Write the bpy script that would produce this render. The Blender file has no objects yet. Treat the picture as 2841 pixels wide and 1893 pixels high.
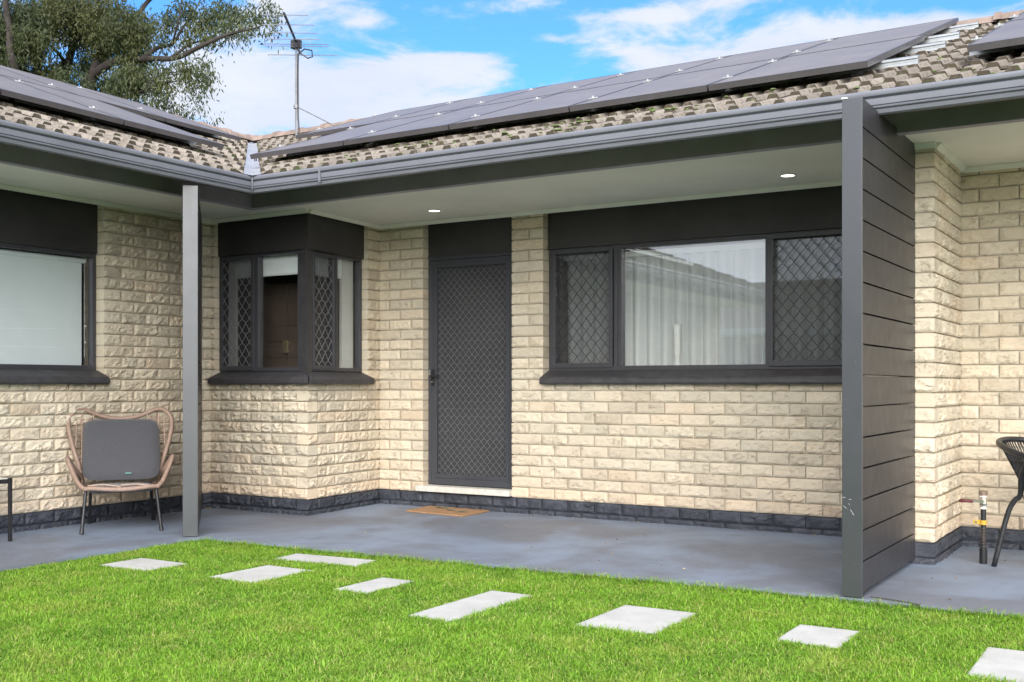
import bpy, math, random
import numpy as np
from mathutils import Vector, Matrix, noise, Euler

K = 1.06                       # one modelling unit = 1.06 m
R = math.radians
scene = bpy.context.scene
COL = scene.collection
rnd = random.Random(7)

# ------------------------------------------------------------------ camera
cam_d = bpy.data.cameras.new('camera')
cam = bpy.data.objects.new('camera', cam_d)
COL.objects.link(cam)
cam_d.sensor_width = 36.0
cam_d.lens = 3029.0 / 2841.0 * 36.0
cam_d.shift_y = 0.0429
cam_d.clip_start = 0.05
cam_d.clip_end = 3000
cam.location = (0, 0, 1.0 * K)
cam.rotation_euler = (R(90), 0, math.asin(0.5242))
scene.camera = cam

# ------------------------------------------------------------------ world
SUN_DIR = Vector((0.46, -0.77, 0.42)).normalized()      # towards the sun
sun_el = math.asin(SUN_DIR.z)
sun_az = math.atan2(SUN_DIR.x, SUN_DIR.y)
world = bpy.data.worlds.new('World')
scene.world = world
world.use_nodes = True


class NT:
    """tiny helper for building node trees"""
    def __init__(self, tree):
        self.t = tree
        self.t.nodes.clear()

    def n(self, kind, **kw):
        nd = self.t.nodes.new(kind)
        for k, v in kw.items():
            if k.startswith('_'):
                setattr(nd, k[1:], v)
            else:
                nd.inputs[k].default_value = v
        return nd

    def l(self, a, b):
        self.t.links.new(a, b)

    def val(self, sock, x):
        if isinstance(x, (int, float)):
            sock.default_value = x
        elif isinstance(x, (tuple, list)):
            sock.default_value = tuple(x) if len(x) != 3 or sock.type != 'RGBA' else (*x, 1)
        else:
            self.l(x, sock)

    def math(self, op, a, b=None, c=None, clamp=False):
        nd = self.t.nodes.new('ShaderNodeMath')
        nd.operation = op
        nd.use_clamp = clamp
        self.val(nd.inputs[0], a)
        if b is not None:
            self.val(nd.inputs[1], b)
        if c is not None:
            self.val(nd.inputs[2], c)
        return nd.outputs[0]

    def mix(self, fac, a, b, blend='MIX'):
        nd = self.t.nodes.new('ShaderNodeMix')
        nd.data_type = 'RGBA'
        nd.blend_type = blend
        self.val(nd.inputs[0], fac)
        self.val(nd.inputs[6], a)
        self.val(nd.inputs[7], b)
        return nd.outputs[2]

    def noise(self, vec, scale, detail=4, rough=0.55, dist=0.0):
        nd = self.t.nodes.new('ShaderNodeTexNoise')
        nd.inputs['Scale'].default_value = scale
        nd.inputs['Detail'].default_value = detail
        nd.inputs['Roughness'].default_value = rough
        nd.inputs['Distortion'].default_value = dist
        if vec is not None:
            self.l(vec, nd.inputs['Vector'])
        return nd.outputs['Fac']

    def ramp(self, x, lo, hi):
        nd = self.t.nodes.new('ShaderNodeMapRange')
        nd.interpolation_type = 'SMOOTHSTEP'
        self.val(nd.inputs[0], x)
        nd.inputs[1].default_value = lo
        nd.inputs[2].default_value = hi
        return nd.outputs[0]

    def mapping(self, vec, scale=(1, 1, 1), loc=(0, 0, 0), rot=(0, 0, 0)):
        nd = self.t.nodes.new('ShaderNodeMapping')
        nd.inputs['Scale'].default_value = scale
        nd.inputs['Location'].default_value = loc
        nd.inputs['Rotation'].default_value = rot
        self.l(vec, nd.inputs['Vector'])
        return nd.outputs[0]


w = NT(world.node_tree)
out = w.n('ShaderNodeOutputWorld')
bg = w.n('ShaderNodeBackground')
sky = w.n('ShaderNodeTexSky', _sky_type='NISHITA', _sun_disc=False,
          _sun_elevation=sun_el, _sun_rotation=sun_az, _air_density=1.0,
          _dust_density=0.3, _ozone_density=2.5)
tc = w.n('ShaderNodeTexCoord')
sep = w.n('ShaderNodeSeparateXYZ')
w.l(tc.outputs['Generated'], sep.inputs[0])
az = w.math('ARCTAN2', sep.outputs[0], sep.outputs[1])
el = w.math('ARCSINE', sep.outputs[2])
# soft banks of cloud where the photograph has them (azimuth, elevation, widths, strength)
LOBES = [(-0.744, 0.255, 0.097, 0.0361, 0.75), (-0.641, 0.278, 0.066, 0.0166, 0.55), (-0.582, 0.291, 0.059, 0.0076, 0.4), (-0.506, 0.307, 0.046, 0.0048, 0.25), (-0.728, 0.33, 0.052, 0.013, 0.5), (-0.686, 0.319, 0.02, 0.0065, 0.3), (-0.395, 0.285, 0.082, 0.0149, 0.5), (-0.284, 0.296, 0.098, 0.0174, 0.5), (-0.427, 0.324, 0.052, 0.0065, 0.45), (-0.363, 0.334, 0.063, 0.0058, 0.4), (-0.192, 0.302, 0.043, 0.0112, 0.5), (-0.138, 0.288, 0.033, 0.0111, 0.4), (-0.963, 0.285, 0.116, 0.0602, 0.35), (-0.559, 0.211, 0.378, 0.0468, 0.5), (-0.55, 0.5, 0.8, 0.08, -0.1)]
tot = None
for a0, e0, sa, se, st in LOBES:
    da = w.math('DIVIDE', w.math('SUBTRACT', az, a0), sa)
    de = w.math('DIVIDE', w.math('SUBTRACT', el, e0), se)
    q = w.math('ADD', w.math('MULTIPLY', da, da), w.math('MULTIPLY', de, de))
    g = w.math('MULTIPLY', w.math('EXPONENT', w.math('MULTIPLY', q, -1.0)), st)
    tot = g if tot is None else w.math('ADD', tot, g)
comb = w.n('ShaderNodeCombineXYZ')
w.l(az, comb.inputs[0]); w.l(w.math('MULTIPLY', el, 2.6), comb.inputs[1])
rotv = w.mapping(comb.outputs[0], rot=(0, 0, 0.22))
nz = w.noise(rotv, 9.0, 9, 0.62, 0.35)
nz2 = w.noise(rotv, 2.2, 3, 0.5)
# beyond the photographed patch of sky the cloud cover is broken up by noise only
base = w.math('MULTIPLY', w.ramp(nz2, 0.35, 0.7), w.ramp(el, 0.36, 0.6))
cov = w.math('ADD', w.math('MULTIPLY', w.math('SUBTRACT', nz, 0.5), 2.3), w.math('ADD', tot, w.math('MULTIPLY', base, 0.6)))
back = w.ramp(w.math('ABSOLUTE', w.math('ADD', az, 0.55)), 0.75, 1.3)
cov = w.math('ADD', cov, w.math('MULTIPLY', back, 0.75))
mask = w.ramp(cov, 0.03, 0.58)
skyc = w.mix(1.0, sky.outputs[0], (0.50, 0.95, 1.36), 'MULTIPLY')
skys = w.n('ShaderNodeVectorMath', _operation='SCALE')
w.l(skyc, skys.inputs[0]); skys.inputs['Scale'].default_value = 0.072
shade = w.ramp(nz, 0.3, 0.75)
cloudc = w.mix(shade, (0.30, 0.325, 0.385), (0.350, 0.364, 0.392))
final = w.mix(w.math('MULTIPLY', mask, 0.96), skys.outputs[0], cloudc)
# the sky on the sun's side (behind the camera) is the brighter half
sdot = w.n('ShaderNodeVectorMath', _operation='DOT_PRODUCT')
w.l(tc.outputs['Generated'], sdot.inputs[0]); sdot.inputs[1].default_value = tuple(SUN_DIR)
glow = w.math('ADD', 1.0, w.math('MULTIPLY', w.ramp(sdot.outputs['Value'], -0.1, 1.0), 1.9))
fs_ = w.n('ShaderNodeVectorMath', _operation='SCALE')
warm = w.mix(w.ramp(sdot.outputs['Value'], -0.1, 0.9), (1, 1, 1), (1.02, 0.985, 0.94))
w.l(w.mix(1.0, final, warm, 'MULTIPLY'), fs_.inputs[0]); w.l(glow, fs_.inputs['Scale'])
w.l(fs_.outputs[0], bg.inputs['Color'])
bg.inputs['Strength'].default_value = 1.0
w.l(bg.outputs[0], out.inputs[0])

# ------------------------------------------------------------------ sun
sd = bpy.data.lights.new('sun', 'SUN')
sd.energy = 1.9
sd.angle = R(55)
sd.color = (1.0, 0.955, 0.88)
sun = bpy.data.objects.new('sun', sd)
COL.objects.link(sun)
sun.location = (4, -8, 12)
sun.rotation_euler = SUN_DIR.to_track_quat('Z', 'Y').to_euler()

scene.view_settings.view_transform = 'Standard'
scene.view_settings.look = 'None'
scene.view_settings.exposure = 1.36
scene.view_settings.gamma = 1.0
scene.view_settings.use_curve_mapping = False
scene.cycles.max_bounces = 8
scene.cycles.transparent_max_bounces = 16
scene.cycles.use_denoising = True
scene.render.engine = 'CYCLES'


# ================================================================== materials
def new_mat(name):
    m = bpy.data.materials.new(name)
    m.use_nodes = True
    t = NT(m.node_tree)
    o = t.n('ShaderNodeOutputMaterial')
    b = t.n('ShaderNodeBsdfPrincipled')
    t.l(b.outputs[0], o.inputs[0])
    return m, t, b, o


def obj_coord(t):
    g = t.n('ShaderNodeNewGeometry')
    return g.outputs['Position']


def bump(t, b, h, strength=0.3, dist=0.01):
    nd = t.n('ShaderNodeBump', Strength=strength, Distance=dist)
    t.l(h, nd.inputs['Height'])
    t.l(nd.outputs[0], b.inputs['Normal'])


def simple(name, col, rough=0.5, metal=0.0, var=0.12, nscale=6.0, bmp=0.0, bscale=60.0, spec=0.5, dirt=None):
    m, t, b, o = new_mat(name)
    p = obj_coord(t)
    n1 = t.noise(p, nscale, 5, 0.6)
    lo = tuple(c * (1 - var) for c in col)
    hi = tuple(min(1, c * (1 + var)) for c in col)
    c = t.mix(t.ramp(n1, 0.3, 0.7), lo, hi)
    if dirt:
        dcol, dscale, dlo, dhi, amt = dirt
        n2 = t.noise(p, dscale, 6, 0.65)
        c = t.mix(t.math('MULTIPLY', t.ramp(n2, dlo, dhi), amt), c, dcol)
    t.l(c, b.inputs['Base Color'])
    b.inputs['Metallic'].default_value = metal
    n3 = t.noise(p, nscale * 3, 4)
    t.l(t.math('ADD', rough - 0.08, t.math('MULTIPLY', n3, 0.16)), b.inputs['Roughness'])
    b.inputs['Specular IOR Level'].default_value = spec
    if bmp > 0:
        bump(t, b, t.noise(p, bscale, 5, 0.6), bmp, 0.004)
    return m


def brick_mat():
    m, t, b, o = new_mat('cream rock face brick')
    p = obj_coord(t)
    at = t.n('ShaderNodeAttribute', _attribute_name='tint')
    sp = t.n('ShaderNodeSeparateColor')
    t.l(at.outputs['Color'], sp.inputs[0])
    # r = lightness, g = warmth
    c = t.mix(sp.outputs[1], (0.67, 0.595, 0.465), (0.68, 0.515, 0.365))
    c = t.mix(t.math('MULTIPLY', t.ramp(t.noise(p, 14, 6, 0.65), 0.45, 0.75), 0.28), c, (0.58, 0.45, 0.31))
    c = t.mix(t.math('MULTIPLY', t.ramp(t.noise(p, 2.2, 4, 0.6), 0.45, 0.75), 0.30), c, (0.66, 0.60, 0.50))
    sc = t.n('ShaderNodeVectorMath', _operation='SCALE')
    t.l(c, sc.inputs[0]); t.l(t.math('ADD', 0.86, t.math('MULTIPLY', sp.outputs[0], 0.24)), sc.inputs['Scale'])
    pits = t.ramp(t.noise(p, 120, 3, 0.6), 0.68, 0.78)
    c = t.mix(t.math('MULTIPLY', pits, 0.5), sc.outputs[0], (0.22, 0.17, 0.11))
    pc = t.mapping(p, scale=(1, 1, 2.2))
    cr = t.math('ABSOLUTE', t.math('SUBTRACT', t.noise(pc, 11, 5, 0.6, 0.9), 0.5))
    crease = t.math('MULTIPLY', t.math('SUBTRACT', 1.0, t.ramp(cr, 0.0, 0.012)), t.ramp(t.noise(p, 7, 2), 0.48, 0.60))
    c = t.mix(t.math('MULTIPLY', crease, 0.20), c, (0.30, 0.235, 0.155))
    t.l(c, b.inputs['Base Color'])
    b.inputs['Roughness'].default_value = 0.9
    b.inputs['Specular IOR Level'].default_value = 0.2
    h0 = t.math('SUBTRACT', 0.0, t.math('MULTIPLY', crease, 0.9))
    h = t.math('ADD', h0, t.math('ADD', t.math('MULTIPLY', t.noise(p, 45, 6, 0.65, 0.6), 1.0), t.math('MULTIPLY', t.noise(p, 260, 3), 0.15)))
    bump(t, b, h, 0.7, 0.008)
    return m


def plinth_mat():
    m, t, b, o = new_mat('charcoal painted plinth')
    p = obj_coord(t)
    c = t.mix(t.ramp(t.noise(p, 9, 6, 0.65), 0.35, 0.75), (0.030, 0.034, 0.045), (0.066, 0.072, 0.092))
    c = t.mix(t.ramp(t.noise(p, 70, 4, 0.7), 0.70, 0.76), c, (0.30, 0.29, 0.27))
    t.l(c, b.inputs['Base Color'])
    b.inputs['Roughness'].default_value = 0.62
    bump(t, b, t.noise(p, 40, 6, 0.65, 0.4), 0.5, 0.008)
    return m


def slab_mat():
    m, t, b, o = new_mat('blue grey painted concrete')
    p = obj_coord(t)
    ps = t.mapping(p, scale=(1.0, 0.9, 1.0))
    n1 = t.noise(ps, 0.9, 6, 0.6, 0.3)
    n2 = t.noise(ps, 3.2, 9, 0.72, 0.5)
    c = t.mix(t.ramp(n1, 0.40, 0.60), (0.155, 0.166, 0.200), (0.215, 0.262, 0.345))
    c = t.mix(t.math('MULTIPLY', t.ramp(n2, 0.54, 0.72), 0.5), c, (0.120, 0.120, 0.118))
    c = t.mix(t.math('MULTIPLY', t.ramp(t.noise(t.mapping(p, scale=(0.9, 1.3, 1), loc=(3, 1, 0)), 2.6, 10, 0.78, 0.3), 0.58, 0.74), 0.55), c, (0.34, 0.36, 0.41))
    fleck = t.ramp(t.noise(p, 60, 3, 0.6), 0.735, 0.76)
    c = t.mix(t.math('MULTIPLY', fleck, t.ramp(n2, 0.42, 0.6)), c, (0.62, 0.62, 0.62))
    dk = t.ramp(t.noise(t.mapping(p, loc=(7, 2, 0)), 34, 4, 0.6), 0.70, 0.745)
    c = t.mix(t.math('MULTIPLY', dk, 0.8), c, (0.05, 0.048, 0.045))
    t.l(c, b.inputs['Base Color'])
    t.l(t.math('ADD', 0.42, t.math('MULTIPLY', n2, 0.35)), b.inputs['Roughness'])
    b.inputs['Specular IOR Level'].default_value = 0.5
    bump(t, b, t.math('ADD', t.noise(p, 30, 6, 0.7), t.math('MULTIPLY', fleck, 0.4)), 0.25, 0.004)
    return m


def tile_mat():
    m, t, b, o = new_mat('weathered concrete roof tile')
    p = obj_coord(t)
    at = t.n('ShaderNodeAttribute', _attribute_name='tint')
    sp = t.n('ShaderNodeSeparateColor')
    t.l(at.outputs['Color'], sp.inputs[0])
    c = t.mix(sp.outputs[0], (0.225, 0.195, 0.165), (0.325, 0.285, 0.245))
    c = t.mix(t.math('MULTIPLY', sp.outputs[2], 0.8), c, (0.40, 0.22, 0.16))
    c = t.mix(t.math('MULTIPLY', t.ramp(t.noise(p, 26, 7, 0.7), 0.46, 0.66), 0.75), c, (0.11, 0.092, 0.072))
    # lichen and grime grow on the exposed butt ends (g = butt end)
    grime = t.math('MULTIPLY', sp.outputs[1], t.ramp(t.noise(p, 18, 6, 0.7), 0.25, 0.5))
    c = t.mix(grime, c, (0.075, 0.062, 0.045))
    moss = t.ramp(t.noise(p, 5.5, 6, 0.7), 0.56, 0.66)
    c = t.mix(t.math('MULTIPLY', moss, t.math('ADD', 0.25, t.math('MULTIPLY', sp.outputs[1], 0.55))), c, (0.085, 0.115, 0.035))
    lich = t.ramp(t.noise(p, 60, 4, 0.6), 0.68, 0.74)
    c = t.mix(t.math('MULTIPLY', lich, 0.6), c, (0.42, 0.44, 0.34))
    t.l(c, b.inputs['Base Color'])
    b.inputs['Roughness'].default_value = 0.95
    b.inputs['Specular IOR Level'].default_value = 0.15
    bump(t, b, t.noise(p, 80, 6, 0.7), 0.6, 0.006)
    return m


def grass_mat():
    m, t, b, o = new_mat('lawn blades')
    at = t.n('ShaderNodeAttribute', _attribute_name='tint')
    sp = t.n('ShaderNodeSeparateColor')
    t.l(at.outputs['Color'], sp.inputs[0])
    p = obj_coord(t)
    patch = t.ramp(t.noise(p, 1.3, 4, 0.6), 0.3, 0.7)
    c = t.mix(sp.outputs[0], (0.050, 0.170, 0.010), (0.37, 0.63, 0.070))
    c = t.mix(t.math('MULTIPLY', patch, 0.45), c, (0.28, 0.50, 0.03))
    c = t.mix(t.math('MULTIPLY', t.ramp(t.noise(p, 3.1, 5, 0.65), 0.48, 0.70), 0.50), c, (0.44, 0.50, 0.10))
    c = t.mix(sp.outputs[1], c, (0.55, 0.50, 0.20))
    t.l(c, b.inputs['Base Color'])
    b.inputs['Roughness'].default_value = 0.45
    b.inputs['Specular IOR Level'].default_value = 0.35
    tr = t.n('ShaderNodeBsdfTranslucent')
    t.l(c, tr.inputs['Color'])
    mx = t.n('ShaderNodeMixShader', Fac=0.35)
    t.l(b.outputs[0], mx.inputs[1]); t.l(tr.outputs[0], mx.inputs[2])
    t.l(mx.outputs[0], o.inputs[0])
    return m


def leaf_mat():
    m, t, b, o = new_mat('gum leaves')
    at = t.n('ShaderNodeAttribute', _attribute_name='tint')
    sp = t.n('ShaderNodeSeparateColor')
    t.l(at.outputs['Color'], sp.inputs[0])
    c = t.mix(sp.outputs[0], (0.038, 0.056, 0.024), (0.100, 0.125, 0.050))
    c = t.mix(t.math('MULTIPLY', sp.outputs[1], 0.6), c, (0.17, 0.17, 0.05))
    t.l(c, b.inputs['Base Color'])
    b.inputs['Roughness'].default_value = 0.5
    tr = t.n('ShaderNodeBsdfTranslucent')
    t.l(c, tr.inputs['Color'])
    mx = t.n('ShaderNodeMixShader', Fac=0.3)
    t.l(b.outputs[0], mx.inputs[1]); t.l(tr.outputs[0], mx.inputs[2])
    t.l(mx.outputs[0], o.inputs[0])
    return m


def glass_mat(name='window glass', base=0.05, gain=1.1):
    m = bpy.data.materials.new(name)
    m.use_nodes = True
    t = NT(m.node_tree)
    o = t.n('ShaderNodeOutputMaterial')
    tr = t.n('ShaderNodeBsdfTransparent', Color=(0.975, 0.985, 0.985, 1))
    gl = t.n('ShaderNodeBsdfGlossy', Roughness=0.0)
    gl.inputs['Color'].default_value = (1, 1, 1, 1)
    geo = t.n('ShaderNodeNewGeometry')
    fr = t.n('ShaderNodeFresnel')
    # the node inverts the index on back faces: feed it the inverse there, as the ray goes straight through
    t.l(t.math('ADD', 1.5, t.math('MULTIPLY', geo.outputs['Backfacing'], 1 / 1.5 - 1.5)), fr.inputs['IOR'])
    f = t.math('ADD', t.math('MULTIPLY', fr.outputs[0], gain), base, clamp=True)
    mx = t.n('ShaderNodeMixShader')
    t.l(f, mx.inputs[0]); t.l(tr.outputs[0], mx.inputs[1]); t.l(gl.outputs[0], mx.inputs[2])
    t.l(mx.outputs[0], o.inputs[0])
    return m


def fly_mat():
    m = bpy.data.materials.new('fine flyscreen gauze')
    m.use_nodes = True
    t = NT(m.node_tree)
    o = t.n('ShaderNodeOutputMaterial')
    tr = t.n('ShaderNodeBsdfTransparent')
    df = t.n('ShaderNodeBsdfDiffuse', Color=(0.075, 0.075, 0.080, 1))
    mx = t.n('ShaderNodeMixShader', Fac=0.25)
    t.l(tr.outputs[0], mx.inputs[1]); t.l(df.outputs[0], mx.inputs[2])
    t.l(mx.outputs[0], o.inputs[0])
    return m


def solar_mat():
    m, t, b, o = new_mat('solar cells under glass')
    g = t.n('ShaderNodeTexCoord')
    sx = t.n('ShaderNodeSeparateXYZ')
    t.l(g.outputs['Object'], sx.inputs[0])

    def lines(s, pitch, wdt):
        f = t.math('FRACT', t.math('DIVIDE', s, pitch))
        return t.math('LESS_THAN', f, wdt)
    ln = t.math('MAXIMUM', lines(sx.outputs[0], 0.158 * K / 1.0, 0.018), lines(sx.outputs[1], 0.158 * K, 0.018))
    bus = lines(t.math('ADD', sx.outputs[0], 0.026), 0.0527 * K, 0.03)
    c = t.mix(t.math('MULTIPLY', t.math('MAXIMUM', ln, bus), 0.22), (0.022, 0.020, 0.024), (0.30, 0.30, 0.31))
    p = obj_coord(t)
    dust = t.ramp(t.noise(p, 3.5, 6, 0.7), 0.3, 0.8)
    c = t.mix(t.math('ADD', 0.55, t.math('MULTIPLY', dust, 0.22)), c, (0.265, 0.242, 0.245))
    t.l(c, b.inputs['Base Color'])
    t.l(t.math('ADD', 0.42, t.math('MULTIPLY', dust, 0.14)), b.inputs['Roughness'])
    b.inputs['IOR'].default_value = 1.33
    return m


def fabric_mat(name, a, c2):
    m, t, b, o = new_mat(name)
    p = obj_coord(t)
    n1 = t.noise(p, 420, 2, 0.5)
    c = t.mix(t.ramp(n1, 0.35, 0.65), a, c2)
    t.l(c, b.inputs['Base Color'])
    b.inputs['Roughness'].default_value = 0.95
    b.inputs['Sheen Weight'].default_value = 0.25
    bump(t, b, t.math('ADD', n1, t.noise(p, 9, 3)), 0.35, 0.004)
    return m


def curtain_mat():
    m, t, b, o = new_mat('sheer curtain cloth')
    p = obj_coord(t)
    b.inputs['Base Color'].default_value = (0.91, 0.93, 0.94, 1)
    b.inputs['Roughness'].default_value = 1.0
    tr = t.n('ShaderNodeBsdfTranslucent', Color=(0.8, 0.82, 0.82, 1))
    mx = t.n('ShaderNodeMixShader', Fac=0.3)
    t.l(b.outputs[0], mx.inputs[1]); t.l(tr.outputs[0], mx.inputs[2])
    t.l(mx.outputs[0], o.inputs[0])
    return m


def mat_coir():
    m, t, b, o = new_mat('coir mat')
    g = t.n('ShaderNodeTexCoord')
    p = g.outputs['Object']
    n1 = t.noise(p, 140, 4, 0.7)
    c = t.mix(t.ramp(n1, 0.3, 0.7), (0.27, 0.145, 0.065), (0.50, 0.30, 0.165))
    t.l(c, b.inputs['Base Color'])
    b.inputs['Roughness'].default_value = 1.0
    bump(t, b, n1, 0.9, 0.01)
    return m


def paver_mat():
    m, t, b, o = new_mat('pale concrete paver')
    p = obj_coord(t)
    c = t.mix(t.ramp(t.noise(p, 5, 6, 0.65), 0.3, 0.75), (0.44, 0.43, 0.41), (0.55, 0.54, 0.52))
    c = t.mix(t.math('MULTIPLY', t.ramp(t.noise(p, 48, 5, 0.65), 0.62, 0.72), 0.6), c, (0.30, 0.27, 0.22))
    t.l(c, b.inputs['Base Color'])
    b.inputs['Roughness'].default_value = 0.9
    bump(t, b, t.noise(p, 120, 5, 0.7), 0.35, 0.004)
    return m


M = {
    'brick': brick_mat(),
    'mortar': simple('grey buff mortar', (0.47, 0.425, 0.345), 0.95, var=0.15, nscale=9, bmp=0.5, bscale=90, spec=0.1),
    'plinth': plinth_mat(),
    'slab': slab_mat(),
    'tile': tile_mat(),
    'grass': grass_mat(),
    'leaf': leaf_mat(),
    'glass': glass_mat(),
    'bayglass': glass_mat('clear bay glass', 0.0, 0.55),
    'fly': fly_mat(),
    'solar': solar_mat(),
    'gutter': simple('blue grey gutter paint', (0.170, 0.176, 0.204), 0.36, var=0.07, nscale=3, dirt=((0.10, 0.10, 0.105), 7, 0.55, 0.8, 0.5)),
    'beam': simple('charcoal timber paint', (0.31, 0.28, 0.35), 0.45, var=0.10, nscale=3, bmp=0.12, bscale=24),
    'post': simple('grey satin post paint', (0.044, 0.047, 0.054), 0.36, metal=0.1, var=0.06, nscale=2.5, spec=0.9,
                   dirt=((0.42, 0.42, 0.40), 55, 0.70, 0.74, 0.7)),
    'slat': simple('dark slat paint', (0.033, 0.032, 0.036), 0.42, var=0.12, nscale=4, dirt=((0.060, 0.058, 0.060), 5, 0.5, 0.8, 0.4)),
    'board': simple('near black sheet paint', (0.036, 0.033, 0.034), 0.5, var=0.2, nscale=2.0),
    'frame': simple('charcoal powder coat', (0.052, 0.051, 0.059), 0.38, var=0.06, nscale=5),
    'door': simple('charcoal door powder coat', (0.052, 0.054, 0.063), 0.38, var=0.06, nscale=5),
    'doorwire': simple('satin door grille', (0.19, 0.19, 0.20), 0.3, var=0.05),
    'darkwire': simple('dark grille wire', (0.035, 0.034, 0.038), 0.3, var=0.05),
    'grille': simple('charcoal grille wire', (0.17, 0.168, 0.175), 0.32, var=0.05),
    'sill': simple('charcoal painted sill', (0.050, 0.048, 0.052), 0.55, var=0.2, nscale=12, bmp=0.5, bscale=60),
    'soffit': simple('cream soffit paint', (0.88, 0.865, 0.775), 0.75, var=0.04, nscale=1.5, bmp=0.05, bscale=10),
    'cornice': simple('cream cornice paint', (0.84, 0.84, 0.75), 0.6, var=0.04),
    'clampmetal': simple('bright clamp metal', (0.52, 0.53, 0.54), 0.4, metal=0.3, var=0.05),
    'silver': simple('weathered aluminium', (0.33, 0.345, 0.35), 0.38, metal=0.5, var=0.1, nscale=14),
    'mast': simple('dull antenna alloy', (0.20, 0.20, 0.21), 0.5, metal=0.5, var=0.15, nscale=8),
    'zinc': simple('galvanised valley', (0.44, 0.44, 0.455), 0.45, metal=0.35, var=0.15, nscale=9, bmp=0.25, bscale=14,
                   dirt=((0.42, 0.36, 0.30), 9, 0.5, 0.75, 0.6)),
    'pframe': simple('solar frame anodised', (0.095, 0.088, 0.092), 0.4, metal=0.3, var=0.1, nscale=7),
    'ridge': simple('faded terracotta ridge tile', (0.27, 0.205, 0.175), 0.95, var=0.22, nscale=7, bmp=0.5, bscale=40, spec=0.1,
                    dirt=((0.17, 0.15, 0.12), 11, 0.45, 0.7, 0.7)),
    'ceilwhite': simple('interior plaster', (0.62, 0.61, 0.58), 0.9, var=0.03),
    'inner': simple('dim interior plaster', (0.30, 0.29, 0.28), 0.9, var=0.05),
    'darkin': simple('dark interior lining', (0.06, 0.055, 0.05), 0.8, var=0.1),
    'cabinet': simple('dark walnut cabinet', (0.13, 0.095, 0.078), 0.35, var=0.10, nscale=3),
    'brass': simple('satin brass', (0.72, 0.60, 0.38), 0.3, metal=0.8, var=0.05),
    'blind': simple('white roller blind cloth', (0.87, 0.91, 0.91), 0.95, var=0.02, bmp=0.1, bscale=300),
    'white': simple('white plastic', (0.80, 0.80, 0.78), 0.5, var=0.03),
    'curtain': curtain_mat(),
    'track': simple('white curtain track', (0.78, 0.79, 0.78), 0.5, var=0.03),
    'doorleaf': simple('dark timber door leaf', (0.050, 0.048, 0.052), 0.5, var=0.2, nscale=3),
    'terrazzo': simple('speckled concrete step', (0.60, 0.58, 0.52), 0.8, var=0.08, nscale=20, bmp=0.3, bscale=80,
                       dirt=((0.20, 0.18, 0.15), 90, 0.62, 0.68, 0.9)),
    'wicker': simple('tan resin wicker', (0.33, 0.225, 0.175), 0.5, var=0.18, nscale=60, bmp=0.6, bscale=160),
    'cord': simple('pale wicker cord', (0.42, 0.30, 0.235), 0.5, var=0.2, nscale=70),
    'cushion': fabric_mat('charcoal woven cushion', (0.050, 0.050, 0.058), (0.095, 0.096, 0.108)),
    'label': simple('teal cloth tag', (0.13, 0.30, 0.28), 0.8),
    'blackmetal': simple('black powder coated steel', (0.020, 0.020, 0.022), 0.4, var=0.3, nscale=30,
                         dirt=((0.11, 0.11, 0.11), 35, 0.62, 0.72, 0.6)),
    'blackrattan': simple('black resin rattan', (0.022, 0.022, 0.024), 0.35, var=0.2, nscale=50, bmp=0.4, bscale=150),
    'tabletop': simple('pale table top', (0.68, 0.66, 0.60), 0.35, var=0.04),
    'coir': mat_coir(),
    'print': simple('faded mat print', (0.22, 0.27, 0.20), 1.0, var=0.4, nscale=60),
    'paver': paver_mat(),
    'soil': simple('lawn soil and thatch', (0.060, 0.115, 0.020), 1.0, var=0.5, nscale=30, bmp=0.8, bscale=60, spec=0.05,
                   dirt=((0.10, 0.075, 0.04), 22, 0.5, 0.65, 0.7)),
    'earth': simple('bare soil edge', (0.13, 0.11, 0.075), 1.0, var=0.4, nscale=30, bmp=0.8, bscale=60, spec=0.05),
    'bark': simple('gum bark', (0.045, 0.036, 0.032), 0.95, var=0.35, nscale=5, bmp=0.6, bscale=14),
    'pipe': simple('black poly pipe', (0.018, 0.018, 0.020), 0.4, var=0.2),
    'chrome': simple('chromed brass valve', (0.62, 0.60, 0.56), 0.25, metal=0.9, var=0.15, nscale=60),
    'rust': simple('rusty fitting', (0.24, 0.17, 0.13), 0.7, metal=0.3, var=0.3, nscale=60),
    'yellow': simple('yellow clamp', (0.60, 0.36, 0.04), 0.45, var=0.1),
    'red': simple('dark red grip', (0.11, 0.018, 0.024), 0.5, var=0.15),
    'tape': simple('white thread tape', (0.82, 0.82, 0.80), 0.6),
    'mesh': simple('dark flyscreen backing', (0.036, 0.036, 0.040), 0.7, var=0.15, nscale=2),
    'cotton': simple('dried white paint', (0.70, 0.70, 0.68), 0.8),
    'litter': simple('dry leaf crumbs', (0.34, 0.25, 0.14), 1.0, var=0.6, nscale=5),
    'moss': simple('cushion moss', (0.13, 0.165, 0.065), 1.0, var=0.4, nscale=60, bmp=0.8, bscale=120, spec=0.05),
    'renderwall': simple('opposite brick wall', (0.55, 0.46, 0.34), 0.95, var=0.2, nscale=20),
    'tin': simple('printed tin', (0.16, 0.19, 0.26), 0.35, metal=0.3, var=0.7, nscale=70),
}
lampm, lt, lb, lo_ = new_mat('lit downlight lens')
lb.inputs['Base Color'].default_value = (1, 0.97, 0.9, 1)
lb.inputs['Emission Color'].default_value = (1.0, 0.93, 0.82, 1)
lb.inputs['Emission Strength'].default_value = 1.6
M['lamp'] = lampm


# ================================================================== geometry helpers
def V(p):
    return Vector(p)


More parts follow.
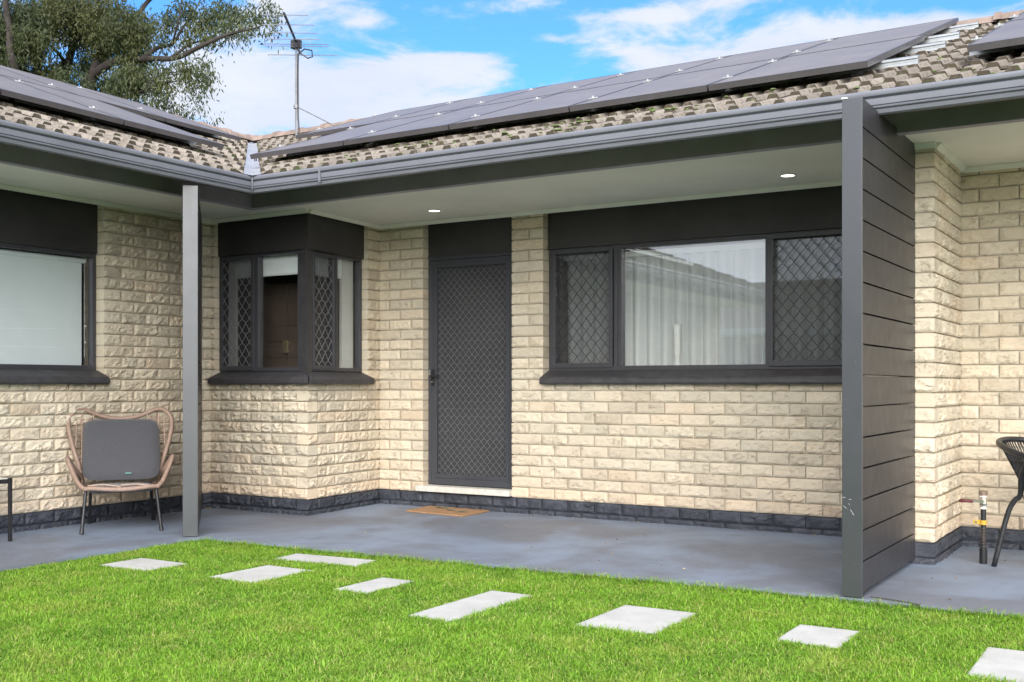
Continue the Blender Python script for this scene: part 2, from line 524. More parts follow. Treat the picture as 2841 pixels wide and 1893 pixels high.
class MB:
    def __init__(self, tint=False):
        self.v = []
        self.f = []
        self.c = [] if tint else None
        self.tint = (0.5, 0.0, 0.0)

    def add(self, vs, fs, tints=None):
        o = len(self.v)
        self.v += [tuple(p) for p in vs]
        self.f += [tuple(i + o for i in f) for f in fs]
        if self.c is not None:
            self.c += tints if tints else [self.tint] * len(fs)
        return o

    def quad(self, a, b, c, d):
        self.add([a, b, c, d], [(0, 1, 2, 3)])

    def box(self, x0, y0, z0, x1, y1, z1):
        x0, x1 = sorted((x0, x1)); y0, y1 = sorted((y0, y1)); z0, z1 = sorted((z0, z1))
        vs = [(x0, y0, z0), (x1, y0, z0), (x1, y1, z0), (x0, y1, z0), (x0, y0, z1), (x1, y0, z1), (x1, y1, z1), (x0, y1, z1)]
        self.add(vs, [(0, 3, 2, 1), (4, 5, 6, 7), (0, 1, 5, 4), (1, 2, 6, 5), (2, 3, 7, 6), (3, 0, 4, 7)])

    def fbox(self, O, U, N, u0, u1, n0, n1, z0, z1):
        """box in a wall frame: O origin, U along, N outward"""
        pts = []
        for z in (z0, z1):
            for (u, n) in ((u0, n0), (u1, n0), (u1, n1), (u0, n1)):
                p = O + U * u + N * n
                pts.append((p.x, p.y, z))
        self.add(pts, [(0, 3, 2, 1), (4, 5, 6, 7), (0, 1, 5, 4), (1, 2, 6, 5), (2, 3, 7, 6), (3, 0, 4, 7)])

    def tube(self, pts, r, seg=8, caps=True, closed=False):
        pts = [Vector(p) for p in pts]
        n = len(pts)
        rs = r if isinstance(r, (list, tuple)) else [r] * n
        up = None
        rings = []
        for i, p in enumerate(pts):
            if closed:
                d = pts[(i + 1) % n] - pts[i - 1]
            else:
                d = pts[min(i + 1, n - 1)] - pts[max(i - 1, 0)]
            if d.length < 1e-9:
                d = Vector((0, 0, 1))
            d.normalize()
            if up is None:
                up = d.orthogonal().normalized()
            else:
                up = (up - d * up.dot(d))
                if up.length < 1e-6:
                    up = d.orthogonal()
                up.normalize()
            s = d.cross(up)
            rings.append([p + up * (math.cos(a) * rs[i]) + s * (math.sin(a) * rs[i]) for a in [2 * math.pi * k / seg for k in range(seg)]])
        vs = [q for rg in rings for q in rg]
        fs = []
        m = n if closed else n - 1
        for i in range(m):
            a, b = i * seg, ((i + 1) % n) * seg
            for k in range(seg):
                k2 = (k + 1) % seg
                fs.append((a + k, b + k, b + k2, a + k2))
        if caps and not closed:
            fs.append(tuple(range(seg)))
            fs.append(tuple((n - 1) * seg + k for k in reversed(range(seg))))
        self.add(vs, fs)

    def cyl(self, a, b, r, seg=12, r2=None):
        self.tube([a, b], [r, r if r2 is None else r2], seg)

    def prism(self, poly, z0, z1):
        n = len(poly)
        vs = [(x, y, z0) for x, y in poly] + [(x, y, z1) for x, y in poly]
        fs = [tuple(reversed(range(n))), tuple(range(n, 2 * n))]
        for i in range(n):
            j = (i + 1) % n
            fs.append((i, j, n + j, n + i))
        self.add(vs, fs)

    def build(self, name, mat, parent=None, origin=None, smooth=False, bevel=0.0, bseg=2, auto=None, local=False):
        vs = np.array(self.v, dtype=np.float64) * K
        root = parent
        off = np.zeros(3)
        if not local:
            if parent is not None:
                while root.parent is not None:
                    root = root.parent
                off = np.array(root['base'])
            elif origin is not None:
                off = np.array(origin) * K
            else:
                off = np.array([(vs[:, 0].min() + vs[:, 0].max()) / 2, (vs[:, 1].min() + vs[:, 1].max()) / 2, vs[:, 2].min()])
        me = bpy.data.meshes.new(name)
        me.from_pydata((vs - off).tolist(), [], self.f)
        me.materials.append(mat)
        if self.c is not None:
            at = me.color_attributes.new('tint', 'FLOAT_COLOR', 'CORNER')
            cnt = np.array([len(f) for f in self.f])
            cc = np.repeat(np.array([(a, b, c, 1.0) for a, b, c in self.c], dtype=np.float32), cnt, axis=0)
            at.data.foreach_set('color', cc.ravel())
        if smooth:
            me.polygons.foreach_set('use_smooth', [True] * len(me.polygons))
        me.update()
        o = bpy.data.objects.new(name, me)
        COL.objects.link(o)
        if parent is not None:
            o.parent = parent
        else:
            o.location = off
            o['base'] = [float(a) for a in off]
        if auto is not None:
            try:
                me.set_sharp_from_angle(angle=R(auto))
            except Exception:
                pass
        if bevel > 0:
            md = o.modifiers.new('bevel', 'BEVEL')
            md.width = bevel * K
            md.segments = bseg
            md.limit_method = 'ANGLE'
            md.angle_limit = R(35)
        return o


def thing(name, label, cat, loc=(0, 0, 0), group=None, rot=None):
    o = bpy.data.objects.new(name, None)
    o.empty_display_size = 0.2
    COL.objects.link(o)
    o.location = [c * K for c in loc]
    if rot:
        o.rotation_euler = rot
    o['base'] = [c * K for c in loc]
    return tag(o, label, cat, group)


def tag(o, label, cat, group=None, kind=None):
    o['label'] = label
    o['category'] = cat
    if group:
        o['group'] = group
    if kind:
        o['kind'] = kind
    return o


def struct(o):
    o['kind'] = 'structure'
    return o


def copy_tree(o, parent=None):
    c = o.copy()
    COL.objects.link(c)
    if parent is not None:
        c.parent = parent
    for ch in list(o.children):
        copy_tree(ch, c)
    return c


def mir(p):
    return (-p[1], -p[0], p[2])


def mirror_mb(mb):
    r = MB(tint=mb.c is not None)
    r.v = [mir(p) for p in mb.v]
    r.f = [tuple(reversed(f)) for f in mb.f]
    if mb.c is not None:
        r.c = list(mb.c)
    return r


# ================================================================== ground
CH = 0.0836          # course height
ZP = 0.121           # top of painted plinth
SOF = 2.345          # soffit
ZG = -0.026          # soil level
YW = 7.28            # main wall
XW = -6.77           # wing wall

g = MB()
g.add([(-900, -900, ZG), (900, -900, ZG), (900, 900, ZG), (-900, 900, ZG)], [(0, 1, 2, 3)])
struct(g.build('ground', M['soil'], origin=(0, 0, ZG)))

# slab: one L shaped sheet with a thick edge
slab_poly = [(-5.50, -3.0), (-5.505, 4.0), (-5.52, 4.86), (-5.45, 5.02), (-4.6, 5.055), (-3.6, 5.095), (-2.4, 5.165),
             (-1.30, 5.20), (-0.4, 5.215), (4.5, 5.26), (4.5, 7.6), (-5.0, 7.6), (-7.2, 7.6), (-7.2, -3.0)]
s = MB()
s.prism(slab_poly, -0.10, 0.0)
struct(s.build('patio', M['slab'], origin=(-5, 5, 0)))

# ================================================================== the house
house = thing('brick_house', 'low L-shaped cream brick house under a tiled roof, with charcoal trim and a verandah', 'house', (-6.0, 6.5, 0))


def course_intervals(L, k, z0, z1, ops):
    iv = [(0.0, L)]
    for (a, b, oz0, oz1) in ops:
        if oz0 < z1 - 0.02 and oz1 > z0 + 0.02:
            nv = []
            for (p, q) in iv:
                if b <= p or a >= q:
                    nv.append((p, q))
                else:
                    if a > p:
                        nv.append((p, a))
                    if b < q:
                        nv.append((b, q))
            iv = nv
    return iv


BL = 0.2275
JT = 0.0095


def one_brick(mb, O, U, N, a, b, z0, z1, depth, seed, amp, tint, free0, free1):
    """a rock faced brick: chiselled front grid and plain flanks"""
    nu = max(3, int((b - a) / 0.0175))
    nv = 6
    vs = []
    rr = random.Random(seed)
    w0 = rr.uniform(-0.0015, 0.0015)
    tilt = rr.uniform(-0.004, 0.004)
    chip = rr.random() < 0.35
    cx0 = rr.uniform(a, b)
    for j in range(nv + 1):
        tv = j / nv
        z = z0 + (z1 - z0) * tv
        for i in range(nu + 1):
            tu = i / nu
            u = a + (b - a) * tu
            ju = jz = 0
            edge = i in (0, nu) or j in (0, nv)
            if not edge:
                ju = rr.uniform(-0.006, 0.006)
                jz = rr.uniform(-0.004, 0.004)
            p = Vector((u * 15 + seed * 3.1, z * 22, seed * 1.7))
            q0 = Vector((u * 26 + seed * 3.1, z * 30, seed * 1.7))
            ptv = noise.voronoi(q0)[1][0]
            dirv = noise.noise_vector(ptv * 1.7)
            h = (q0 - ptv).dot(dirv) * 2.6 + noise.noise(ptv * 2.1) * 0.9 + noise.noise(p * 1.2) * 0.5
            if tv > 0.7:
                h *= 0.6
            if chip and tv < 0.7:
                q = (u - cx0) / 0.05
                h -= 1.5 * math.exp(-q * q) * (0.7 - tv)
            n = 0.0125 + amp * (0.55 * h + 0.35) + tilt * (tu - 0.5)
            if i == 0 and not free0 or i == nu and not free1 or j == 0 or j == nv:
                n = 0.0085 + amp * 0.22 * h + w0 + (0.0022 if j == nv else 0)
            elif edge:
                n *= 0.75
            pt = O + U * (u + ju) + N * n
            vs.append((pt.x, pt.y, z + jz))
    fs = []
    W = nu + 1
    for j in range(nv):
        for i in range(nu):
            q = j * W + i
            fs.append((q, q + 1, q + W + 1, q + W))
    # flanks back to depth
    ring = [i for i in range(nu + 1)] + [j * W + nu for j in range(1, nv + 1)] + [nv * W + i for i in range(nu - 1, -1, -1)] + [j * W for j in range(nv - 1, 0, -1)]
    base = len(vs)
    for q in ring:
        p = Vector(vs[q])
        n_ = (p - O).dot(N)
        p2 = p - N * (n_ + depth)
        vs.append((p2.x, p2.y, p.z))
    m = len(ring)
    for i in range(m):
        j = (i + 1) % m
        fs.append((ring[j], ring[i], base + i, base + j))
    mb.add(vs, fs, [tint] * len(fs))


def brick_wall(face, mortar, plinth, O, U, N, L, ops=(), phase=0, seed=0, ztop=SOF, amp=0.011, d=0.10,
               c0=0, c1=0, free0=False, free1=False, pplinth=True, warm=0.0):
    """c0 / c1: +1 convex corner at that end (alternate header), -1 concave"""
    O = Vector((O[0], O[1], 0)); U = Vector((U[0], U[1], 0)).normalized(); N = Vector((N[0], N[1], 0)).normalized()
    ncourse = int(math.ceil((ztop - ZP) / CH))
    for k in range(-2, ncourse):
        z0 = ZP + k * CH
        z1 = min(z0 + CH, ztop)
        if z1 - z0 < 0.02:
            continue
        if k == -2:
            z0 = -0.04
        tgt = plinth if k < 0 else face
        iv = course_intervals(L, k, z0, z1, ops)
        for (p, q) in iv:
            pp, qq = p, q
            if p <= 1e-6 and c0 == 1 and (k % 2 == 0):
                pp = p + d + JT - 0.004
            if q >= L - 1e-6 and c1 == 1 and (k % 2 == 1):
                qq = q - d - JT + 0.004
            off = ((k + phase) % 2) * BL / 2
            st = math.floor((pp - off) / BL) * BL + off
            cuts = [pp]
            x = st
            while x < qq:
                x += BL
                if x > pp + 0.06 and x < qq - 0.06:
                    cuts.append(x)
            cuts.append(qq)
            for i in range(len(cuts) - 1):
                a, b = cuts[i], cuts[i + 1]
                fa = i == 0 and (a > 1e-6 or c0 == 1 or free0)
                fb = i == len(cuts) - 2 and (b < L - 1e-6 or c1 == 1 or free1)
                aa = a + (0 if i == 0 else JT / 2)
                bb = b - (0 if i == len(cuts) - 2 else JT / 2)
                if fa and a <= 1e-6 and c0 == 1 and k % 2 == 1:
                    aa -= 0.010
                if fb and b >= L - 1e-6 and c1 == 1 and k % 2 == 0:
                    bb += 0.010
                sd_ = seed * 1000 + k * 37 + i * 7 + int(p * 100)
                rr = random.Random(sd_)
                wv = rr.random()
                wm = 0.50 if (wv > 0.94) else wv * 0.30
                if k == 0:
                    wm = min(1, wm + 0.45)
                elif k in (1, 2):
                    wm = min(1, wm + 0.15)
                wm = min(1, wm + warm)
                tint = (rr.random(), wm, 0)
                one_brick(tgt, O, U, N, aa, bb, z0 + JT / 2, z1 - JT / 2 if k < ncourse - 1 else z1, d - 0.004, sd_,
                          amp * (0.5 + rr.random() * 0.9), tint, fa, fb)
        # mortar backing, 4 mm behind the arrises
        for (p, q) in iv:
            e0 = 0.006 if (p > 1e-6 or c0 == 1 or free0) else 0
            e1 = 0.006 if (q < L - 1e-6 or c1 == 1 or free1) else 0
            tm = plinth if k < 0 else mortar
            if k < 0:
                tm.add([], [])
            a, b = p + e0, q - e1
            pts = []
            for z in (z0, z1):
                for (u, n) in ((a, -0.003), (b, -0.003), (b, -d), (a, -d)):
                    pt = O + U * u + N * n
                    pts.append((pt.x, pt.y, z))
            tm.add(pts, [(3, 2, 1, 0), (4, 5, 6, 7), (0, 1, 5, 4), (1, 2, 6, 5), (2, 3, 7, 6), (3, 0, 4, 7)][0:6])


face = MB(tint=True); mort = MB(); plin = MB(tint=True)
WT = SOF
SZ = ZP + 11 * CH       # 1.0406, bottom of window openings in the brickwork
# main wall (faces -Y) from the bay to beyond the screen
MX0, MX1 = -5.80, -1.19
door_x0, door_x1 = -5.335, -4.476
win_x0, win_x1 = -4.195, -1.86
brick_wall(face, mort, plin, (MX0, YW), (1, 0), (0, -1), MX1 - MX0,
           ops=[(door_x0 - MX0, door_x1 - MX0, ZP, 9), (win_x0 - MX0, win_x1 - MX0, SZ, 9)], seed=1, phase=1, amp=0.0085)
# bay side (faces +X, slightly out of square)
B0 = Vector((-5.715, 6.30, 0)); B1 = Vector((-5.80, YW, 0))
bu = (B1 - B0).normalized(); bn = Vector((bu.y, -bu.x, 0)); bL = (B1 - B0).length
brick_wall(face, mort, plin, B0, bu, bn, bL, ops=[(-1, 0.80, SZ, 9)], seed=2, phase=0, amp=0.015, c0=1)
# bay front (faces -Y)
F0 = Vector((-6.77, 6.31, 0)); F1 = Vector((-5.715, 6.30, 0))
fu = (F1 - F0).normalized(); fn = Vector((fu.y, -fu.x, 0)); fL = (F1 - F0).length
brick_wall(face, mort, plin, F0, fu, fn, fL, ops=[(0.045, 5, SZ, 9)], seed=3, phase=1, amp=0.019, c1=1)
# wing wall (faces +X)
wing_y0, wing_y1 = -3.0, 6.31
ww0, ww1 = 3.05, 5.262
brick_wall(face, mort, plin, (XW, wing_y0), (0, 1), (1, 0), wing_y1 - wing_y0,
           ops=[(ww0 - wing_y0, ww1 - wing_y0, SZ, 9)], seed=4, phase=0, amp=0.015)
# pier by the slat screen and the wall beyond
brick_wall(face, mort, plin, (-1.50, 6.40), (1, 0), (0, -1), 0.31, seed=5, phase=1, amp=0.010, c1=1, free0=True)
brick_wall(face, mort, plin, (-1.19, 6.40), (0, 1), (1, 0), 0.85, seed=6, phase=0, amp=0.014, c0=1)
brick_wall(face, mort, plin, (-1.19, 7.25), (1, 0), (0, -1), 5.0, seed=7, phase=1, amp=0.008, warm=0.04)
fo = face.build('wall', M['brick'], house)
fo['label'] = 'cream rock-faced brickwork in stretcher bond'
mort.build('mortar', M['mortar'], house)
po = plin.build('plinth', M['plinth'], house)
po['label'] = 'charcoal painted bottom brick courses'

# soffit and ceilings
so = MB()
so.box(-10, 5.99, SOF, 4.5, 11, SOF + 0.02)
so.box(-11, -3.2, SOF, -6.00, 5.99, SOF + 0.02)
so.build('soffit', M['soffit'], house)
co = MB()
cw, chh = 0.035, 0.03


def cornice(O, U, N, u0, u1):
    O = Vector((*O, 0)); U = Vector((*U, 0)).normalized(); N = Vector((*N, 0)).normalized()
    prof = [(0.0, -chh), (0.010, -chh), (0.016, -0.02), (0.028, -0.008), (cw, -0.006), (cw, 0.0), (0.0, 0.0)]
    vs = []
    for u in (u0, u1):
        for n, dz in prof:
            p = O + U * u + N * (n + 0.012)
            vs.append((p.x, p.y, SOF - 0.001 + dz))
    m = len(prof)
    co.add(vs, [(i, (i + 1) % m, m + (i + 1) % m, m + i) for i in range(m)] + [tuple(range(m)), tuple(reversed(range(m, 2 * m)))])


cornice((MX0, YW), (1, 0), (0, -1), 0, MX1 - MX0)
cornice((B0.x, B0.y), (bu.x, bu.y), (bn.x, bn.y), 0, bL)
cornice((F0.x, F0.y), (fu.x, fu.y), (fn.x, fn.y), 0, fL + 0.02)
cornice((XW, -3), (0, 1), (1, 0), 0, 9.3)
cornice((-1.19, 6.40), (0, 1), (1, 0), 0, 0.85)
cornice((-1.19, 7.25), (1, 0), (0, -1), 0, 5)
cornice((-1.42, 6.40), (1, 0), (0, -1), 0, 0.25)
co.build('cornice', M['cornice'], house)

# beams (verandah plates) and eave lining
YB = 5.93
bm = MB()
bm.box(-YB, YB, 2.317, 4.5, YB + 0.06, 2.56)
bm.box(-YB - 0.06, -3.2, 2.317, -YB, YB + 0.06, 2.56)
bo = bm.build('verandah_beam', M['beam'], house, bevel=0.003)
ev = MB()
ev.quad((-5.62, 5.62, 2.40), (4.5, 5.62, 2.40), (4.5, YB, 2.48), (-YB, YB, 2.48))
ev.quad((-5.62, 5.62, 2.40), (-YB, YB, 2.48), (-YB, -3.2, 2.48), (-5.62, -3.2, 2.40))
ev.box(-5.60, 5.60, 2.345, 4.5, 5.62, 2.47)
ev.box(-5.62, -3.2, 2.345, -5.60, 5.62, 2.47)
ev.build('eave_lining', M['board'], house)

# gutter profile (distance from origin of the facing line, height)
GP = [(5.598, 2.352), (5.56, 2.336), (5.528, 2.330), (5.516, 2.336), (5.511, 2.350), (5.514, 2.357), (5.500, 2.361), (5.498, 2.366),
      (5.507, 2.371), (5.511, 2.374), (5.503, 2.377), (5.501, 2.392), (5.500, 2.404), (5.506, 2.410), (5.512, 2.412), (5.500, 2.417),
      (5.492, 2.420), (5.488, 2.430), (5.489, 2.441), (5.495, 2.447), (5.503, 2.446), (5.505, 2.438), (5.515, 2.40), (5.53, 2.36), (5.598, 2.36)]


def gutter_mb(x1):
    gm = MB()
    stations = [None, -4.88, -4.879, -2.9, -0.6, x1]
    vs = []
    for si, x in enumerate(stations):
        for (y, z) in GP:
            xx = -y if x is None else x
            vs.append((xx, y + 0.0006 * math.sin((xx) * 3.0), z + 0.0015 * math.sin(xx * 1.7)))
    m = len(GP)
    fs = []
    for si in range(len(stations) - 1):
        for i in range(m - 1):
            fs.append((si * m + i, si * m + i + 1, (si + 1) * m + i + 1, (si + 1) * m + i))
    gm.add(vs, fs)
    # lap joint cover
    return gm


g1 = gutter_mb(4.5)
g1.box(-4.885, 5.4865, 2.345, -4.872, 5.50, 2.448)
go = g1.build('gutter', M['gutter'], house, smooth=True, auto=35)
g2 = mirror_mb(gutter_mb(3.2))
go2 = g2.build('gutter', M['gutter'], house, smooth=True, auto=35)
seam = MB()
seam.tube([(-5.499, 5.499, 2.335), (-5.497, 5.497, 2.39), (-5.487, 5.487, 2.443)], 0.006, 6)
seam.build('gutter_joint', M['gutter'], house, smooth=True)

# ------------------------------------------------------------------ roof
TS = 0.371                       # slope
YE = 5.525                       # eave edge of the tiles
ZE = 2.432
YR = 9.22                        # ridge


def zr(y):
    return ZE + TS * (y - YE)


PR = 0.123
ROW = 0.285
nrow = int((YR - YE) / ROW) + 1


def tile_rows(x1, seed):
    t = MB(tint=True)
    rr = random.Random(seed)
    for r_ in range(nrow):
        ya = YE + r_ * ROW
        yb = min(ya + ROW + 0.05, YR + 0.02)
        xs = -ya + 0.085
        off = (r_ % 2) * PR
        k0 = int(math.floor((xs - off) / (2 * PR)))
        x = k0 * 2 * PR + off
        while x < x1:
            L = 2 * PR
            jl = rr.uniform(-0.006, 0.006); jz = rr.uniform(-0.003, 0.004); jy = rr.uniform(-0.010, 0.010)
            tint = rr.random()
            prof = []
            for q in range(2):
                b0 = q * PR
                prof += [(b0 + 0.0, 0.000), (b0 + 0.028, 0.0), (b0 + 0.037, 0.020), (b0 + 0.042, 0.024), (b0 + 0.081, 0.024), (b0 + 0.086, 0.020), (b0 + 0.096, 0.0)]
            prof.append((L - 0.003, 0.0))
            lift = 0.020
            th = 0.018
            pf, pb, pbot = [], [], []
            for (u, h) in prof:
                xx = x + u
                wob = noise.noise(Vector((xx * 9, ya * 9, seed))) * 0.004
                xf = max(xx, -ya + 0.075)
                xb = max(xx, -yb + 0.075)
                pf.append((xf, ya + jy, zr(ya) + lift + h + jz + wob))
                pbot.append((xf, ya + jy + 0.006, zr(ya) + lift + h + jz + wob - th * 0.7 - h * 1.1))
                pb.append((xb, yb, zr(yb) + h * 0.9 + jz))
            if prof and x + L > -ya + 0.08:
                n = len(prof)
                vs = pf + pb + pbot
                fs, tt = [], []
                for i in range(n - 1):
                    fs.append((i, i + 1, n + i + 1, n + i)); tt.append((tint, 0.0, 0.0))
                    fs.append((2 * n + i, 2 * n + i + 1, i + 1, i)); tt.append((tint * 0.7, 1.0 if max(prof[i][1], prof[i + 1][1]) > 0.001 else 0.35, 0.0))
                t.add(vs, fs, tt)
            x += L
    return t


roof_main = tile_rows(4.5, 11)
roof_main_mb = roof_main
# underlay / back slopes so the roof is a closed volume
roof = roof_main.build('roof', M['tile'], house)
roof['label'] = 'lichen-stained concrete tile slope over the verandah'
wing_t = mirror_mb(tile_rows(3.3, 23))
roof2 = wing_t.build('roof', M['tile'], house)
roof2['label'] = 'tile slope of the left wing'
ul = MB()
ul.quad((-YE, YE, ZE - 0.005), (4.5, YE, ZE - 0.005), (4.5, YR, zr(YR) - 0.005), (-YR, YR, zr(YR) - 0.005))
ul.quad((-YE, YE, ZE - 0.005), (-YR, YR, zr(YR) - 0.005), (-YR, -3.3, zr(YR) - 0.005), (-YE, -3.3, ZE - 0.005))
ul.quad((-YR, YR, zr(YR) - .005), (4.5, YR, zr(YR) - .005), (4.5, YR + 3.7, 2.42), (-YR - 3.7, YR + 3.7, 2.42))
ul.quad((-YR, YR, zr(YR) - .005), (-YR - 3.7, YR + 3.7, 2.42), (-YR - 3.7, -3.3, 2.42), (-YR, -3.3, zr(YR) - .005))
ul.add([(4.5, YE, ZE - .005), (4.5, YR + 3.7, 2.42), (4.5, YR, zr(YR) - .005)], [(0, 1, 2)])
ul.add([(-YE, -3.3, ZE - .005), (-YR - 3.7, -3.3, 2.42), (-YR, -3.3, zr(YR) - .005)], [(0, 1, 2)])
ul.build('roof_underlay', M['tile'], house)
# outer walls of the house body (rear and ends)
bw = MB()
bw.box(-12.0, -3.1, 0, -11.9, 12.0, 2.345)
bw.box(-11.9, 11.9, 0, 4.4, 12.0, 2.345)
bw.box(4.3, 7.3, 0, 4.4, 11.9, 2.345)
bw.box(-11.9, -3.1, 0, -6.87, -3.0, 2.345)
bw.build('rear_wall', M['renderwall'], house)
# valley flashing
vf = MB()
nv_ = 26
vs = []
for i in range(nv_ + 1):
    y = 5.50 + (YR - 5.50) * i / nv_
    z = zr(y) + 0.018 + (0.008 if i % 9 == 0 else 0)
    wv = 0.105 + 0.006 * math.sin(i * 2.1)
    vs += [(-y - wv, y, z + 0.028), (-y - 0.012 + 0.0, y + 0.0, z - 0.002), (-y, y, z + 0.006), (-y, y - 0.0 + 0.012, z - 0.002), (-y, y + wv, z + 0.028)]
# sort strip across the diagonal: left side hangs toward the wing, right side toward the main slope
vs2 = []
for i in range(nv_ + 1):
    y = 5.47 + (YR - 5.50) * i / nv_
    z = zr(max(y, YE)) + 0.012 + 0.004 * math.sin(i * 1.9)
    for dlt, dz in ((-0.085, 0.045), (-0.045, 0.012), (0, 0.0), (0.045, 0.012), (0.085, 0.045)):
        vs2.append((-y + dlt, y + dlt, z + dz))
fs = []
for i in range(nv_):
    for k in range(4):
        a = i * 5 + k
        fs.append((a, a + 1, a + 6, a + 5))
vf.add(vs2, fs)
vf.build('valley_flashing', M['zinc'], house, smooth=True)
# ridge capping
def ridge_mb(x1, seed):
    r_ = MB()
    rr = random.Random(seed)
    x = -YR + 0.05
    while x < x1:
        L = 0.36
        jz = rr.uniform(-0.004, 0.008)
        ra, rb = 0.105, 0.092
        vs = []
        for (xx, ra_) in ((x, ra), (x + 0.05, ra), (x + 0.055, rb), (x + L + 0.02, rb - 0.004)):
            for a in range(9):
                th = math.pi * a / 8
                vs.append((xx, YR - math.cos(th) * ra_ * 1.25, zr(YR) + 0.0 + math.sin(th) * ra_ * 0.82 + jz))
        fs = []
        for j in range(3):
            for a in range(8):
                q = j * 9 + a
                fs.append((q, q + 9, q + 10, q + 1))
        fs.append(tuple(range(9)))
        r_.add(vs, fs)
        x += L
    return r_


ridge_mb(4.5, 3).build('ridge_cap', M['ridge'], house)
mirror_mb(ridge_mb(3.3, 5)).build('ridge_cap', M['ridge'], house)
# moss cushions on the tile edges
ms = MB()
rr = random.Random(5)
for i in range(95):
    if i % 6 == 0:
        x = rr.uniform(-5.2, -4.2)
    elif i % 3 == 0:
        x = rr.uniform(-1.5, -0.2)
    else:
        x = rr.gauss(-3.0, 0.55)
    row = rr.choice([0, 0, 1, 1, 1, 2, 3, 4])
    y = YE + row * ROW + rr.uniform(-0.01, 0.02)
    if x < -y + 0.15:
        continue
    kx = round((x) / PR) * PR + 0.077 + rr.uniform(-0.05, 0.04)
    rad = rr.uniform(0.007, 0.015)
    c = Vector((kx, y, zr(y) + rr.choice([0.022, 0.042])))
    vs, fs = [], []
    nu_, nv2 = 8, 5
    for j in range(nv2 + 1):
        ph = math.pi / 2 * j / nv2
        for a in range(nu_):
            th = 2 * math.pi * a / nu_
            k = 1 + 0.25 * noise.noise(Vector((a * 1.3, j * 1.7, i)))
            vs.append(c + Vector((math.cos(th) * math.cos(ph) * rad * 1.5 * k, math.sin(th) * math.cos(ph) * rad * 1.1 * k, math.sin(ph) * rad * 0.75 * k)))
    for j in range(nv2):
        for a in range(nu_):
            fs.append((j * nu_ + a, j * nu_ + (a + 1) % nu_, (j + 1) * nu_ + (a + 1) % nu_, (j + 1) * nu_ + a))
    ms.add(vs, fs)
mo = ms.build('moss', M['moss'], house, smooth=True)
mo['kind'] = 'stuff'


# ================================================================== windows and door
def diamond(mb, O, U, N, u0, u1, z0, z1, pitch, vp, r, n0, soft=0.0, dbl=0.0):
    """expanded diamond grille: wavy strands running up the opening, touching their neighbours"""
    ns = int(math.ceil((u1 - u0) / pitch)) + 1
    nz_ = int(math.ceil((z1 - z0) / (vp / 2)))
    for s_ in range(-1, ns + 1):
        base = u0 + s_ * pitch
        pts = []
        k = 0
        sub = 4
        for k in range(nz_ * sub + 1):
            z = z0 + (vp / 2) * k / sub
            if z > z1:
                break
            ph = (k / sub) % 2.0
            tri = 1 - abs(ph - 1)               # 0..1
            sm = 0.5 - 0.5 * math.cos(math.pi * tri)
            tri = tri * (1 - soft) + sm * soft
            sgn = 1 if s_ % 2 == 0 else -1
            u = base + sgn * (tri - 0.5) * (pitch - r * 1.2)
            dep = n0 + 0.0045 * math.sin(math.pi * (k / sub) * 2) * (1 if s_ % 2 else -1)
            pts.append((u, dep, z))
        # clip to opening
        run = []
        for (u, dep, z) in pts + [(None, 0, 0)]:
            if u is not None and u0 <= u <= u1:
                p = O + U * u + N * dep
                run.append((p.x, p.y, z))
            else:
                if len(run) > 1:
                    mb.tube(run, r, 5, caps=False)
                run = []


def frame_rect(mb, O, U, N, u0, u1, z0, z1, w_, n0, n1, bot=None, top=None):
    bot = w_ if bot is None else bot
    top = w_ if top is None else top
    mb.fbox(O, U, N, u0, u1, n0, n1, z0, z0 + bot)
    mb.fbox(O, U, N, u0, u1, n0, n1, z1 - top, z1)
    mb.fbox(O, U, N, u0, u0 + w_, n0, n1, z0 + bot, z1 - top)
    mb.fbox(O, U, N, u1 - w_, u1, n0, n1, z0 + bot, z1 - top)


def fr(O, U, N):
    return Vector((*O[:2], 0)), Vector((*U[:2], 0)).normalized(), Vector((*N[:2], 0)).normalized()


WZ0, WZ1 = 1.108, 2.048

# --- main window
O, U, N = fr((0, YW), (1, 0), (0, -1))
win = MB()
nb, nf = -0.135, -0.075        # frame depth behind the wall face
frame_rect(win, O, U, N, win_x0 + 0.004, win_x1 - 0.004, WZ0, WZ1, 0.030, nb, nf, bot=0.035)
win.fbox(O, U, N, -3.633, -3.603, nb, nf, WZ0 + 0.035, WZ1 - 0.030)
win.fbox(O, U, N, -3.597, -3.567, nb, nf + 0.004, WZ0 + 0.035, WZ1 - 0.030)
win.fbox(O, U, N, -2.469, -2.443, nb, nf, WZ0 + 0.035, WZ1 - 0.030)
mw = win.build('window', M['frame'], house, bevel=0.002)
mw['label'] = 'wide three-light window with sheer curtains behind its plain middle pane'
p_ = MB()
p_.fbox(O, U, N, -3.567, -2.469, -0.112, -0.106, WZ0 + 0.035, WZ1 - 0.030)
p_.build('pane', M['glass'], mw)
p_ = MB(); p_.fbox(O, U, N, -4.16, -3.633, -0.122, -0.116, WZ0 + 0.035, WZ1 - 0.030); p_.build('pane', M['glass'], mw)
p_ = MB(); p_.fbox(O, U, N, -2.443, -1.895, -0.122, -0.116, WZ0 + 0.035, WZ1 - 0.030); p_.build('pane', M['glass'], mw)
